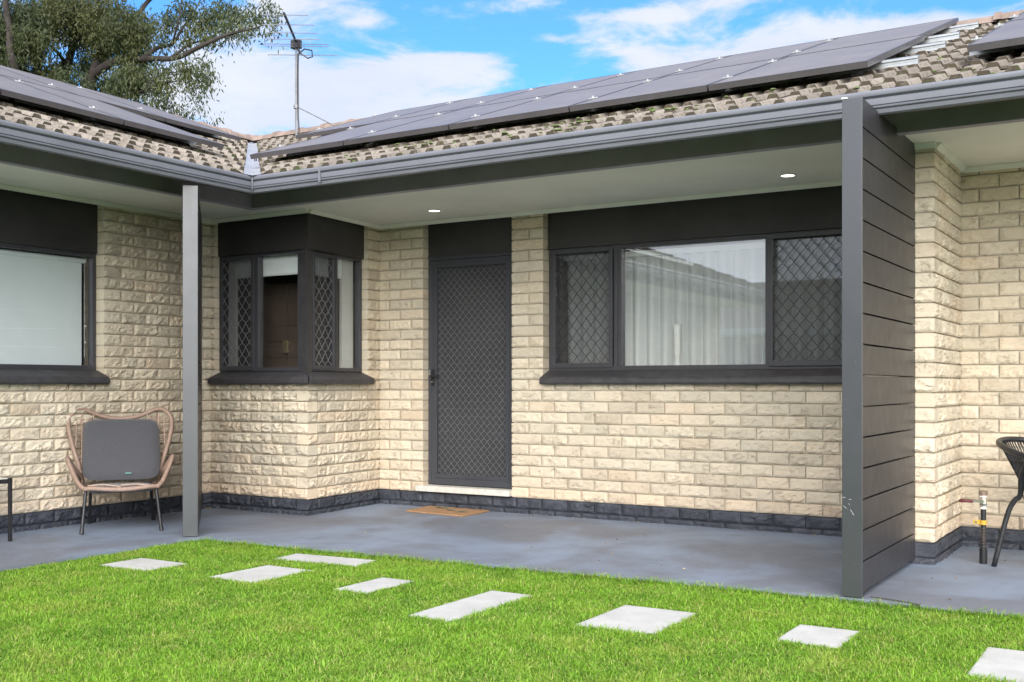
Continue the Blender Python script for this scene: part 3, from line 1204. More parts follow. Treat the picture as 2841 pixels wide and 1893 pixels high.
for (a, b, pt_) in ((-4.160, -3.640, 0.0), (-2.440, -1.893, 0.006)):
    sf = MB()
    frame_rect(sf, O, U, N, a, b, WZ0 + 0.022, WZ1 - 0.012, 0.030, nf - 0.02, nf + 0.012 + pt_, bot=0.036, top=0.03)
    so_ = sf.build('screen_frame', M['frame'], mw, bevel=0.002)
    gr = MB()
    diamond(gr, O, U, N, a + 0.030, b - 0.030, WZ0 + 0.058, WZ1 - 0.042, 0.0405, 0.0964, 0.0027, nf - 0.002, soft=0.75)
    gr.build('grille', M['darkwire'], mw, smooth=True)
    fy = MB(); fy.fbox(O, U, N, a + 0.029, b - 0.029, nf - 0.013, nf - 0.012, WZ0 + 0.057, WZ1 - 0.041); fy.build('flyscreen', M['fly'], mw)
# sheet above the window
bd = MB()
bd.fbox(O, U, N, win_x0 + 0.004, win_x1 - 0.004, -0.10, -0.060, WZ1, SOF)
bd.fbox(O, U, N, win_x0 + 0.004, win_x1 - 0.004, -0.060, -0.052, WZ1, WZ1 + 0.018)
bd.build('head_board', M['board'], house)


def sill_mb(mb, O, U, N, u0, u1, e0, e1, m0=0.0, m1=0.0):
    """sloping painted brick sill; e = square overhang past the opening, m = mitre factor (1 for a convex corner)"""
    prof = [(-0.060, WZ0), (0.066, 1.058), (0.078, 1.044), (0.080, 1.018), (0.066, 1.004), (-0.060, 1.030)]
    nseg = 26
    vs = []
    for i in range(nseg + 1):
        t_ = i / nseg
        for (n, z) in prof:
            a = u0 - e0 - (n if m0 else 0) * m0
            b = u1 + e1 + (n if m1 else 0) * m1
            u = a + (b - a) * t_
            wob = 0.0025 * noise.noise(Vector((u * 23, n * 50, 3.3))) + (0.004 * noise.noise(Vector((u * 60, 9, z * 30))) if z < 1.02 else 0)
            p = O + U * u + N * (n + wob)
            vs.append((p.x, p.y, z + wob))
    m = len(prof)
    fs = []
    for i in range(nseg):
        for k in range(m):
            fs.append((i * m + k, i * m + (k + 1) % m, (i + 1) * m + (k + 1) % m, (i + 1) * m + k))
    fs.append(tuple(range(m))); fs.append(tuple(reversed(range(nseg * m, nseg * m + m))))
    mb.add(vs, fs)


sl = MB(); sill_mb(sl, O, U, N, win_x0, win_x1, -0.006, -0.006)
sl.build('sill', M['sill'], mw)

# --- bay window (two faces round the corner)
bw_ = MB()
Of, Uf, Nf = F0.copy(), fu, fn
Ob, Ub, Nb = B0.copy(), bu, bn
fa, fb_ = 0.049, fL           # along the front face
# front frames
bw_front_end = fL - 0.125
frame_rect(bw_, Of, Uf, Nf, fa, bw_front_end, WZ0, WZ1, 0.022, -0.10, -0.045, bot=0.03)
bw_.fbox(Of, Uf, Nf, 0.432, 0.458, -0.10, -0.045, WZ0 + 0.03, WZ1 - 0.022)
bw_.fbox(Of, Uf, Nf, 0.462, 0.484, -0.10, -0.041, WZ0 + 0.03, WZ1 - 0.022)
# side frames
sde = 0.790
frame_rect(bw_, Ob, Ub, Nb, 0.110, sde, WZ0, WZ1, 0.022, -0.10, -0.045, bot=0.03)
bw_.fbox(Ob, Ub, Nb, 0.400, 0.424, -0.10, -0.045, WZ0 + 0.03, WZ1 - 0.022)
bw_.fbox(Ob, Ub, Nb, 0.428, 0.446, -0.10, -0.041, WZ0 + 0.03, WZ1 - 0.022)
bwo = bw_.build('window', M['frame'], house, bevel=0.002)
bwo['label'] = 'corner window wrapping the projecting brick bay'
cp = MB()
c_in = F1 + Vector((-0.012, 0.012, 0))
poly = [Of + Uf * (fL - 0.125) - Nf * 0.038, F1 - Nf * 0.018 - Uf * 0.02, B0 + Ub * 0.002 - Nb * 0.018, Ob + Ub * 0.108 - Nb * 0.038,
        Ob + Ub * 0.108 - Nb * 0.10, Of + Uf * (fL - 0.125) - Nf * 0.10]
cp.prism([(p.x, p.y) for p in poly], WZ0 - 0.02, WZ1 + 0.02)
cp.build('corner_post', M['sill'], bwo, bevel=0.003)
for (OO, UU, NN, a, b, n) in ((Of, Uf, Nf, fa + 0.022, 0.432, -0.085), (Of, Uf, Nf, 0.484, bw_front_end - 0.022, -0.075),
                              (Ob, Ub, Nb, 0.132, 0.400, -0.085), (Ob, Ub, Nb, 0.446, sde - 0.022, -0.075)):
    p_ = MB(); p_.fbox(OO, UU, NN, a, b, n - 0.006, n, WZ0 + 0.03, WZ1 - 0.022); p_.build('pane', M['bayglass'], bwo)
for (OO, UU, NN, a, b) in ((Of, Uf, Nf, fa + 0.006, 0.440), (Ob, Ub, Nb, 0.118, 0.410)):
    sf = MB()
    frame_rect(sf, OO, UU, NN, a, b, WZ0 + 0.012, WZ1 - 0.010, 0.026, -0.058, -0.036, bot=0.034, top=0.028)
    sf.build('screen_frame', M['frame'], bwo, bevel=0.002)
    gr = MB()
    diamond(gr, OO, UU, NN, a + 0.026, b - 0.026, WZ0 + 0.046, WZ1 - 0.038, 0.0405, 0.0964, 0.0025, -0.047, soft=0.75)
    gr.build('grille', M['grille'], bwo, smooth=True)
    fy = MB(); fy.fbox(OO, UU, NN, a + 0.025, b - 0.025, -0.0555, -0.0548, WZ0 + 0.045, WZ1 - 0.037); fy.build('flyscreen', M['fly'], bwo)
sl = MB()
sill_mb(sl, Of, Uf, Nf, 0.045, fL, 0.0, 0.0, 0, 1.0)
sill_mb(sl, Ob, Ub, Nb, 0.0, 0.80, 0.0, 0.0, 1.0, 0)
sl.build('sill', M['sill'], bwo)
bd = MB()
hb = [Of + Uf * 0.047 - Nf * 0.028, F1 - Nf * 0.008 - Uf * 0.008, B0 + Ub * 0.797 - Nb * 0.028, Ob + Ub * 0.797 - Nb * 0.10,
      Ob + Ub * 0.10 - Nb * 0.10, Of + Uf * 0.047 - Nf * 0.10]
hb[1] = Vector((F1.x - 0.010, F1.y + 0.012, 0))
bd.prism([(p.x, p.y) for p in hb], WZ1, SOF)
bd.build('head_board', M['board'], house)

# --- wing window
O3, U3, N3 = fr((XW, 0), (0, 1), (1, 0))
wg = MB()
frame_rect(wg, O3, U3, N3, ww0 + 0.004, ww1 - 0.004, WZ0, WZ1 - 0.08, 0.030, -0.12, -0.075, bot=0.035)
wgo = wg.build('window', M['frame'], house, bevel=0.002)
wgo['label'] = 'large single-pane window of the left wing with its white blind down'
p_ = MB(); p_.fbox(O3, U3, N3, ww0 + 0.034, ww1 - 0.034, -0.106, -0.100, WZ0 + 0.035, WZ1 - 0.11); p_.build('pane', M['glass'], wgo)
sl = MB(); sill_mb(sl, O3, U3, N3, ww0, ww1, -0.006, 0.0); sl.build('sill', M['sill'], wgo)
bd = MB()
bd.fbox(O3, U3, N3, ww0 + 0.004, ww1 - 0.004, -0.10, -0.060, WZ1 - 0.08, SOF)
bd.build('head_board', M['board'], house)

# --- door
dr = MB()
dx0, dx1 = door_x0 + 0.004, door_x1 - 0.004
DZ0, DZ1 = 0.178, 2.052
frame_rect(dr, O, U, N, dx0, dx1, DZ0, DZ1, 0.026, -0.12, -0.058, bot=0.004)
do = dr.build('door_frame', M['door'], house, bevel=0.002)
sd_ = MB()
sx0, sx1 = dx0 + 0.030, dx1 - 0.030
frame_rect(sd_, O, U, N, sx0, sx1, DZ0 + 0.006, DZ1 - 0.030, 0.062, -0.090, -0.056, bot=0.082, top=0.062)
frame_rect(sd_, O, U, N, sx0 + 0.036, sx1 - 0.036, DZ0 + 0.06, DZ1 - 0.064, 0.027, -0.085, -0.050, bot=0.03)
door = sd_.build('security_door', M['door'], house, bevel=0.002)
door['label'] = 'charcoal diamond-mesh security screen door'
gr = MB()
diamond(gr, O, U, N, sx0 + 0.063, sx1 - 0.063, DZ0 + 0.088, DZ1 - 0.092, 0.0292, 0.0615, 0.0015, -0.066, soft=0.15)
gr.build('grille', M['doorwire'], door)
fl = MB(); fl.fbox(O, U, N, sx0 + 0.060, sx1 - 0.060, -0.082, -0.079, DZ0 + 0.085, DZ1 - 0.09)
fl.build('flyscreen', M['mesh'], door)
hd = MB()
hd.fbox(O, U, N, sx0 + 0.010, sx0 + 0.034, -0.056, -0.044, 0.995, 1.130)
hd.tube([O + U * (sx0 + 0.02) + N * -0.044 + Vector((0, 0, 1.075)), O + U * (sx0 + 0.022) + N * -0.008 + Vector((0, 0, 1.075)),
         O + U * (sx0 + 0.03) + N * -0.004 + Vector((0, 0, 1.075)), O + U * (sx0 + 0.105) + N * -0.004 + Vector((0, 0, 1.072))], 0.008, 8)
hd.build('handle', M['blackmetal'], door, smooth=True, auto=40)
ky = MB(); ky.cyl(O + U * (sx0 + 0.021) + N * -0.044 + Vector((0, 0, 1.025)), O + U * (sx0 + 0.021) + N * -0.036 + Vector((0, 0, 1.025)), 0.008, 12)
ky.build('lock_cylinder', M['chrome'], door, smooth=True, auto=40)
st = MB(); st.fbox(O, U, N, dx0 + 0.010, dx0 + 0.020, -0.058, -0.053, 1.07, 1.125)
st.build('strike_plate', M['silver'], do)
lf = MB(); lf.fbox(O, U, N, dx0 + 0.027, dx1 - 0.027, -0.20, -0.16, DZ0, DZ1 - 0.03)
lf.build('door_leaf', M['doorleaf'], house)
bd = MB()
bd.fbox(O, U, N, dx0, dx1, -0.11, -0.060, DZ1, SOF)
bd.fbox(O, U, N, dx0, dx1, -0.060, -0.054, DZ1, DZ1 + 0.014)
bd.build('head_board', M['board'], house)
ds = MB(); ds.fbox(O, U, N, door_x0 - 0.045, door_x1 + 0.0, -0.10, 0.055, ZP + 0.008, DZ0 - 0.002)
dso = ds.build('door_step', M['terrazzo'], house, bevel=0.004)
dso['label'] = 'pale speckled concrete doorstep'
# dark hall behind the door
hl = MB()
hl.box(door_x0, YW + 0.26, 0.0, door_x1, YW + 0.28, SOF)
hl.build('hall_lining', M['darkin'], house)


# ------------------------------------------------------------------ rooms behind the glass
def room(x0, y0, x1, y1, skip):
    r_ = MB()
    t_ = 0.02
    r_.box(x0, y0, 0.0, x1, y1, 0.02)
    if 'b' not in skip:
        r_.box(x0, y1, 0.02, x1, y1 + t_, SOF)
    if 'l' not in skip:
        r_.box(x0 - t_, y0, 0.02, x0, y1, SOF)
    if 'r' not in skip:
        r_.box(x1, y0, 0.02, x1 + t_, y1, SOF)
    if 'f' not in skip:
        r_.box(x0, y0 - t_, 0.02, x1, y0, SOF)
    return r_


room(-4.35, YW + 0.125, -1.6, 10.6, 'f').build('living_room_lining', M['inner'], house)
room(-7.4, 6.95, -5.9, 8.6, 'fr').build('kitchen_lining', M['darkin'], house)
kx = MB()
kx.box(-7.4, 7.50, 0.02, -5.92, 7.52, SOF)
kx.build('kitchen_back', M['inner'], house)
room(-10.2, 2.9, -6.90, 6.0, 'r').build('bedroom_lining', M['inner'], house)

# ================================================================== things inside the windows
# sheer curtain
cu = MB()
vs = []
nx = 420
xa, xb = -4.12, -1.90
zz = [1.11, 1.4, 1.7, 1.965]
for j, z in enumerate(zz):
    for i in range(nx + 1):
        x = xa + (xb - xa) * i / nx
        phs = x * 2 * math.pi / 0.112 + 0.35 * noise.noise(Vector((x * 1.8, 0, 0)))
        y = YW + 0.215 + 0.036 * math.sin(phs + 0.25 * math.sin(phs)) * (1.0 - 0.10 * j)
        vs.append((x + 0.008 * math.cos(phs), y, z))
fs = []
for j in range(len(zz) - 1):
    for i in range(nx):
        a = j * (nx + 1) + i
        fs.append((a, a + 1, a + nx + 2, a + nx + 1))
cu.add(vs, fs)
cur = thing('curtain', 'pale sheer curtain hanging in soft folds behind the wide window', 'curtain', (-3.0, YW + 0.235, 1.10))
cu.build('curtain_cloth', M['curtain'], cur, smooth=True)
tk = MB(); tk.box(xa, YW + 0.180, 1.965, xb, YW + 0.31, 2.005)
tk.build('curtain_track', M['track'], cur)

# vase shaped ornament silhouette behind the curtain is a pale candle holder on the inner ledge
orn = MB()
pr_ = [(0.0, 0.030), (0.02, 0.030), (0.03, 0.022), (0.10, 0.020), (0.12, 0.027), (0.22, 0.026), (0.30, 0.029), (0.335, 0.029)]
vs, fs = [], []
for (h, r_) in pr_:
    for a in range(16):
        th = a * math.pi / 8
        vs.append((-3.16 + math.cos(th) * r_ * (1 + .05 * (a % 2)), YW + 0.165 + math.sin(th) * r_, 1.112 + h))
for j in range(len(pr_) - 1):
    for a in range(16):
        fs.append((j * 16 + a, j * 16 + (a + 1) % 16, (j + 1) * 16 + (a + 1) % 16, (j + 1) * 16 + a))
fs.append(tuple(range((len(pr_) - 1) * 16, len(pr_) * 16)))
orn.add(vs, fs)
tag(orn.build('ornament', M['white'], smooth=True), 'slim pale ornament standing on the inner ledge in front of the sheer curtain', 'ornament')
lg = MB(); lg.box(-4.18, YW + 0.125, 1.085, -1.88, YW + 0.20, 1.108)
lg.build('window_ledge', M['ceilwhite'], house)

# wing roller blind
rb = thing('roller_blind', 'white roller blind pulled right down behind the left wing window', 'blind', (XW - 0.13, 4.2, 1.13))
bl = MB()
bl.box(XW - 0.150, ww0 + 0.05, 1.135, XW - 0.147, ww1 - 0.075, 1.90)
bl.build('blind_cloth', M['blind'], rb)
bl = MB(); bl.cyl((XW - 0.150, ww0 + 0.04, 1.915), (XW - 0.150, ww1 - 0.05, 1.915), 0.020, 14)
bl.build('blind_roller', M['blind'], rb, smooth=True, auto=40)
bl = MB()
for zc in (1.31, 1.43):
    bl.tube([(XW - 0.142, ww1 - 0.055, zc), (XW - 0.130, ww1 - 0.050, zc + 0.004), (XW - 0.142, ww1 - 0.046, zc + 0.008)], 0.004, 6)
bl.tube([(XW - 0.145, ww1 - 0.052, 1.90), (XW - 0.145, ww1 - 0.052, 1.2)], 0.0018, 5)
bl.build('blind_chain', M['white'], rb)

# kitchen cabinet behind the bay window
cb = thing('cabinet', 'tall dark walnut cabinet with a brass handle seen through the bay window', 'cabinet', (-6.3, 6.9, 0.02))
c_ = MB()
c_.box(-6.90, 6.86, 0.03, -5.96, 7.30, 1.86)
c_.build('carcass', M['cabinet'], cb)
zs_ = [0.04, 1.10, 1.23, 1.367, 1.50]
for (xa_, xb_) in ((-6.89, -6.439), (-6.433, -5.97)):
    for i in range(5):
        za = zs_[i]; zb = (zs_ + [1.855])[i + 1] - 0.003
        pc = MB(); pc.box(xa_, 6.842, za, xb_, 6.86, zb); pc.build('cabinet_door', M['cabinet'], cb, bevel=0.0015)
hh = MB()
for xx in (-6.452, -6.420):
    hh.box(xx - 0.010, 6.812, 1.27, xx + 0.010, 6.822, 1.375)
    hh.box(xx - 0.004, 6.822, 1.28, xx + 0.004, 6.842, 1.29)
    hh.box(xx - 0.004, 6.822, 1.355, xx + 0.004, 6.842, 1.365)
hh.build('handle', M['brass'], cb)
# part-raised blinds in the bay
kb = thing('roller_blind', 'pale blind drawn up to the top of the bay front window', 'blind', (-6.2, 6.43, 1.9))
b_ = MB(); b_.fbox(Of, Uf, Nf, 0.08, fL - 0.15, -0.137, -0.130, 1.885, 2.03); b_.build('blind_cloth', M['blind'], kb)
b_ = MB(); b_.fbox(Of, Uf, Nf, 0.08, fL - 0.15, -0.142, -0.127, 1.872, 1.888); b_.build('bottom_rail', M['white'], kb)
kb2 = thing('roller_blind', 'pale blind drawn up to the top of the bay side window', 'blind', (-5.9, 6.8, 1.9))
b_ = MB(); b_.fbox(Ob, Ub, Nb, 0.13, 0.62, -0.137, -0.130, 1.885, 2.03); b_.build('blind_cloth', M['blind'], kb2)
b_ = MB(); b_.fbox(Ob, Ub, Nb, 0.13, 0.62, -0.142, -0.127, 1.872, 1.888); b_.build('bottom_rail', M['white'], kb2)
b_ = MB()
lp = Ob + Ub * 0.66 - Nb * 0.125
b_.tube([lp + Vector((0, 0, 1.95)), lp + Vector((0, 0, 1.36)), lp + Vector((0, 0.012, 1.31)), lp + Vector((0, 0.012, 1.95))], 0.0022, 5)
b_.build('blind_chain', M['white'], kb2)
# white reveal linings seen at the outer jambs of the bay
jl = MB()
jl.fbox(Of, Uf, Nf, 0.070, 0.150, -0.150, -0.12, WZ0, WZ1)
jl.build('window_jamb', M['ceilwhite'], house)
jl = MB()
jl.fbox(Ob, Ub, Nb, 0.620, 0.770, -0.150, -0.12, WZ0, WZ1)
jl.build('window_jamb', M['ceilwhite'], house)

# ================================================================== downlights
for (x, y, lab) in ((-4.917, 6.847, 'small lit downlight in the soffit beside the door'), (-2.161, 6.883, 'small lit downlight in the soffit above the wide window')):
    t_ = thing('downlight', lab, 'downlight', (x, y, SOF), group='downlights in the verandah soffit')
    r_ = MB()
    pts = [(x + math.cos(a) * 0.047, y + math.sin(a) * 0.047, SOF - 0.003) for a in [2 * math.pi * k / 28 for k in range(28)]]
    r_.tube(pts, 0.0042, 6, closed=True)
    r_.build('trim_ring', M['white'], t_, smooth=True)
    l_ = MB(); l_.cyl((x, y, SOF - 0.003), (x, y, SOF + 0.01), 0.043, 28)
    l_.build('lens', M['lamp'], t_)
    ld = bpy.data.lights.new('downlight_lamp', 'SPOT')
    ld.energy = 4.0; ld.spot_size = R(110); ld.spot_blend = 0.8; ld.color = (1, 0.85, 0.68); ld.shadow_soft_size = 0.04
    lo2 = bpy.data.objects.new('lamp', ld)
    COL.objects.link(lo2)
    lo2.location = (0, 0, -0.02 * K)
    lo2.parent = t_

# ================================================================== slat screens
def screen(name, label, O, D, Nn, length, ztop, pitch, z_first, face_w, gap_first=True):
    """post at O, boards run along D; Nn = outward (seen) side normal; face_w is post face width"""
    D = Vector((*D, 0)).normalized(); Nn = Vector((*Nn, 0)).normalized(); O = Vector((*O, 0))
    t_ = thing(name, label, 'screen', (O.x, O.y, 0))
    p = MB(); p.fbox(O, D, Nn, 0, 0.012, -face_w, 0, 0.004, ztop)
    p.build('post', M['post'], t_, bevel=0.0015)
    p = MB(); p.fbox(O, D, Nn, 0.012, 0.09, -face_w + 0.014, -0.012, 0.004, ztop - 0.004)
    p.build('inner_post', M['slat'], t_)
    b_ = MB()
    z = z_first
    zs = []
    while z > 0.02:
        zs.append(z)
        z -= pitch
    tops = [ztop] + zs
    for i, zt in enumerate(tops):
        zb = tops[i + 1] + 0.008 if i + 1 < len(tops) else 0.012
        if zt - zb < 0.02:
            continue
        b_.fbox(O, D, Nn, 0.0125, length, -0.014, -0.001, zb, zt - 0.0)
        b_.fbox(O, D, Nn, 0.0125, length, -face_w + 0.001, -face_w + 0.014, zb, zt - 0.0)
    b_.build('boards', M['slat'], t_, bevel=0.0012)
    return t_


screen('slat_screen', 'tall dark slatted privacy screen with a grey end post, standing right of the wide window', (-1.28, 5.20), (0, 1), (1, 0), 1.19, 2.345, 0.1455,
       2.205, 0.094)
sp0 = [o for o in bpy.data.objects if o.name == 'post' and o.parent][0]
sc2 = MB()
rr = random.Random(4)
for (xx, zz_, aa, L) in ((-1.365, 0.470, 0.1, 0.010), (-1.335, 0.462, 0.05, 0.008), (-1.360, 0.425, -0.7, 0.016), (-1.330, 0.408, -1.0, 0.013), (-1.322, 0.395, -0.9, 0.010), (-1.34, 0.44, -0.9, .006)):
    dx, dz = math.cos(aa) * L, math.sin(aa) * L
    px, pz = -math.sin(aa) * 0.0009, math.cos(aa) * 0.0009
    sc2.quad((xx - dx, 5.1992, zz_ - dz), (xx - px, 5.1992, zz_ - pz), (xx + dx, 5.1992, zz_ + dz), (xx + px, 5.1992, zz_ + pz))
sc2.build('scratch_marks', M['cotton'], sp0)
ptc = MB()
ptc.fbox(Vector((-1.374, 5.2, 0)), Vector((1, 0, 0)), Vector((0, -1, 0)), -0.002, 0.024, -0.014, 0.0035, 2.3465, 2.3535)
pt_o = ptc.build('cap_fragment', M['cotton'])
tag(pt_o, 'tiny white scrap on top of the grey post of the right-hand slat screen', 'scrap')
dd = Vector((-1.232, 1.168, 0)).normalized()
screen('slat_screen', 'slatted privacy screen seen almost edge-on behind the grey post left of the bay window', (-5.528, 5.036), (dd.x, dd.y), (dd.y, -dd.x), 1.68, 2.312,
       0.1455, 2.172, 0.096)

# ================================================================== solar panels
TA = math.atan(0.365)
PW, PL = 0.933, 1.55 / math.cos(TA)


def make_panel(label, group):
    t_ = thing('solar_panel', label, 'solar panel', (0, 0, 0), group=group)
    f_ = MB()
    w2, l2, th, e = PW - 0.012, PL - 0.012, 0.036, 0.012
    f_.box(0, 0, -th, w2, e, 0.0); f_.box(0, l2 - e, -th, w2, l2, 0.0)
    f_.box(0, e, -th, e, l2 - e, 0.0); f_.box(w2 - e, e, -th, w2, l2 - e, 0.0)
    fo_ = f_.build('frame', M['pframe'], t_, local=True)
    g_ = MB(); g_.box(e, e, -0.012, w2 - e, l2 - e, -0.002); g_.build('cells', M['solar'], t_, local=True)
    b_ = MB(); b_.box(w2 * 0.4, l2 - 0.2, -0.03, w2 * 0.6, l2 - 0.1, -0.0125); b_.build('junction_box', M['blackmetal'], t_, local=True)
    # mid clamps sit on the left edge
    for yy in (0.36, l2 - 0.36):
        c_ = MB()
        c_.box(-0.032, yy - 0.019, 0.0005, 0.022, yy + 0.019, 0.006)
        c_.cyl((-0.005, yy, 0.006), (-0.005, yy, 0.018), 0.008, 8)
        c_.build('clamp', M['clampmetal'], t_, local=True)
    return t_


def zpan(y):
    return 2.773 + 0.365 * (y - 6.1)


panels = []
first = make_panel('first', 'solar panels on the verandah roof')


def place(pn, label, group, loc, wing=False):
    pn.location = [c * K for c in loc]
    pn.rotation_euler = (TA, 0, R(90) if wing else 0)
    pn['label'] = label
    pn['group'] = group
    pn['base'] = list(pn.location)


ordn = ['first', 'second', 'third', 'fourth', 'fifth', 'sixth']
gmain = 'dark solar panels on the verandah roof'
XR = -1.467
used = False
for row in (0, 1):
    ncol = 5 if row == 0 else 6
    yb = 6.1 + row * 1.56
    for c_i in range(ncol):
        x0 = XR - (0.045 if row else 0) - PW * (c_i + 1)
        pn = first if not used else copy_tree(first)
        used = True
        lab = '%s panel from the right in the %s row over the verandah' % (ordn[c_i], 'lower' if row == 0 else 'upper')
        place(pn, 'dark ' + lab, gmain, (x0 + 0.006, yb, zpan(yb)))
gw = 'brown-tinted solar panels on the left wing roof'


def zpw(x):
    return 2.852 + 0.365 * (x - 6.3)


for row in (0, 1):
    xb_ = 6.3 + row * 1.56
    yend = 6.01 if row == 0 else 7.72
    for c_i in range(5):
        y0 = yend - PW * (c_i + 1)
        pn = copy_tree(first)
        place(pn, 'dark %s panel from the roof valley in the %s row of the left wing' % (ordn[c_i], 'lower' if row == 0 else 'upper'), gw,
              (-xb_, y0 + 0.006, zpw(xb_)), wing=True)
gr_ = 'solar panels at the right edge of the roof'
for row in (0, 1):
    yb = 6.1 + row * 1.56
    for c_i in range(3):
        pn = copy_tree(first)
        place(pn, 'dark %s panel from the tiled gap in the %s row of the right-hand array' % (ordn[c_i], 'lower' if row == 0 else 'upper'), gr_,
              (-0.971 + PW * c_i + 0.006, yb, zpan(yb)))


# rails with feet
def rail(x0, x1, y, zf, label, group, wing=False, feet=()):
    t_ = thing('mounting_rail', label, 'mounting rail', (0, 0, 0), group=group)
    z = zf(y) - 0.040
    prof = [(-0.022, -0.045), (0.022, -0.045), (0.022, -0.030), (0.014, -0.028), (0.014, -0.014), (0.022, -0.012), (0.022, 0), (-0.022, 0), (-0.022, -0.012), (-0.014, -0.014), (-0.014, -0.028), (-0.022, -0.030)]
    vs = []
    for x in (x0, x1):
        for (a, h) in prof:
            vs.append((x, y + a, z + h + a * TS))
    m = len(prof)
    fs = [(i, (i + 1) % m, m + (i + 1) % m, m + i) for i in range(m)] + [tuple(reversed(range(m))), tuple(range(m, 2 * m))]
    r_ = MB(); r_.add(vs, fs)
    if wing:
        r_ = mirror_mb(r_)
    r_.build('rail', M['silver'], t_, local=True)
    for fx in feet:
        f_ = MB()
        f_.box(fx - 0.012, y - 0.030, zr(y) + 0.03, fx - 0.004, y - 0.024, z - 0.005)
        f_.box(fx + 0.006, y - 0.030, zr(y) + 0.03, fx + 0.014, y - 0.024, z - 0.005)
        if wing:
            f_ = mirror_mb(f_)
        f_.build('foot', M['pframe'], t_, local=True)
    return t_


k_ = 0
nm = ['lowest', 'second lowest', 'second highest', 'highest']
for i, y in enumerate((6.46, 7.28, 8.02, 8.84)):
    xl = -6.12 if i < 2 else -7.15
    rail(xl + 0.05 if i != 3 else xl - 0.25, XR + 0.19 - (0.04 if i > 1 else 0), y, zpan, '%s silver rail poking out past the right end of the verandah panels' % nm[i], 'rails under the verandah panels',
         feet=[XR - 0.45 - 1.12 * j for j in range(5)])
    rail(-0.971 - 0.035, 2.0, y, zpan, '%s silver rail under the right-hand array' % nm[i], 'rails under the right-hand panels', feet=[-0.45 + 1.1 * j for j in range(3)])
for i, x in enumerate((6.66, 7.56, 8.22, 9.08)):
    ye = 6.01 if i < 2 else 7.72
    # rail() is mirrored: its own x axis becomes -y
    rail(-ye - (0.40 if i in (1, 3) else 0.02), 1.5, x, zpw, '%s silver rail under the left wing panels' % nm[i], 'rails under the left wing panels', wing=True,
         feet=[-ye + 0.45 + 1.12 * j for j in range(5)])

# ================================================================== antenna
ax, ay = -8.24, 8.9
an = thing('tv_antenna', 'silver TV antenna on a tall thin mast at the roof corner', 'antenna', (ax, ay, zr(ay)))
m_ = MB(); m_.tube([(ax, ay, zr(ay) - 0.02), (ax, ay, 4.70)], 0.0125, 10); m_.build('mast', M['mast'], an, smooth=True, auto=50)
hw = Vector((0.8516, 0.5242, 0))
fw = Vector((-0.5242, 0.8516, 0))
top = Vector((ax, ay, 4.735))
bdir = (-fw * 0.62 + Vector((-0.10, 0, 0.0)))        # the boom points back over the lawn
bdir = (-fw * 0.98 + hw * 0.06).normalized()
tip = Vector((ax, ay, 4.735)) + bdir * 0.90 + Vector((0, 0, 0.01))
tail = top - bdir * 0.30 + Vector((0, 0, -0.03))
m_ = MB(); m_.tube([tail, top, tip], 0.013, 8); m_.build('boom', M['blackmetal'], an, smooth=True)
edir = (hw + fw * 0.04).normalized()
el_ = MB()
blen = (tip - top).length
for (t_, half) in ((0.98, 0.24), (0.66, 0.265), (0.38, 0.27), (0.15, 0.275)):
    c = top + (tip - top) * t_ + Vector((0, 0, -0.012))
    el_.tube([c - edir * half, c + edir * half], 0.0042, 6)
c = top + Vector((0, 0, -0.05)) + bdir * 0.02
el_.tube([c - edir * 0.34, c + edir * 0.34, c + edir * 0.352 + Vector((0, 0, 0.011)), c + edir * 0.34 + Vector((0, 0, 0.022)), c - edir * 0.34 + Vector((0, 0, 0.022)), c - edir * 0.352 + Vector((0, 0, 0.011))], 0.0042, 6, closed=True)
c = tail + Vector((0, 0, -0.02))
el_.tube([c - edir * 0.36, c + edir * 0.43], 0.0042, 6)
el_.build('elements', M['mast'], an)
m_ = MB()
m_.box(ax - 0.05, ay - 0.035, 4.665, ax + 0.05, ay + 0.035, 4.755)
m_.tube([(ax + 0.02, ay - 0.02, 4.70), (ax + 0.07, ay, 4.60), (ax + 0.14, ay + 0.03, 4.545), (ax + 0.19, ay + 0.05, 4.56), (ax + 0.18, ay + 0.05, 4.63), (ax + 0.10, ay + 0.02, 4.65), (ax + 0.03, ay, 4.60), (ax + 0.026, ay, 4.4), (ax + 0.03, ay, 3.9), (ax + 0.05, ay, zr(ay))], 0.008, 6)
m_.build('cable', M['blackmetal'], an, smooth=True, auto=40)
m_ = MB()
m_.tube([(ax + 0.01, ay, 4.03), (ax + 0.50, ay + 0.2, zr(ay) + 0.07)], 0.006, 6)
m_.tube([(ax + 0.01, ay, 4.03), (ax + 0.10, ay - 0.1, zr(ay - .1))], 0.006, 6)
m_.cyl((ax, ay, 4.01), (ax, ay, 4.05), 0.028, 10)
m_.build('stay', M['mast'], an)

# ================================================================== pavers
PV = [((-5.345, -4.93, 4.115, 4.43), 0.0, 'white square-ish paver nearest the grey post of the left screen, farthest left in the lawn'),
      ((-4.51, -4.16, 4.165, 4.635), 0.0, 'second white paver from the left in the lawn'),
      ((-4.66, -4.055, 4.845, 5.075), 0.09, 'long white paver lying against the patio edge'),
      ((-3.695, -3.475, 4.262, 4.667), 0.0, 'small narrow white paver between the patio-edge paver and the long slanting one'),
      ((-2.99, -2.745, 3.95, 4.657), 0.0, 'longest white paver, in the middle of the lawn pointing at the camera'),
      ((-2.255, -1.883, 4.18, 4.685), 0.0, 'wide white paver with small stains near its far edge, right of the longest one'),
      ((-1.424, -1.165, 4.36, 4.702), 0.0, 'small white paver in front of the right-hand slat screen'),
      ((-0.667, -0.22, 4.18, 4.687), 0.0, 'white paver cut off by the lower right corner of the photo')]
PV = [(tuple(q * 1.018 / 1.04 for q in bx), rt, lb_) for bx, rt, lb_ in PV]
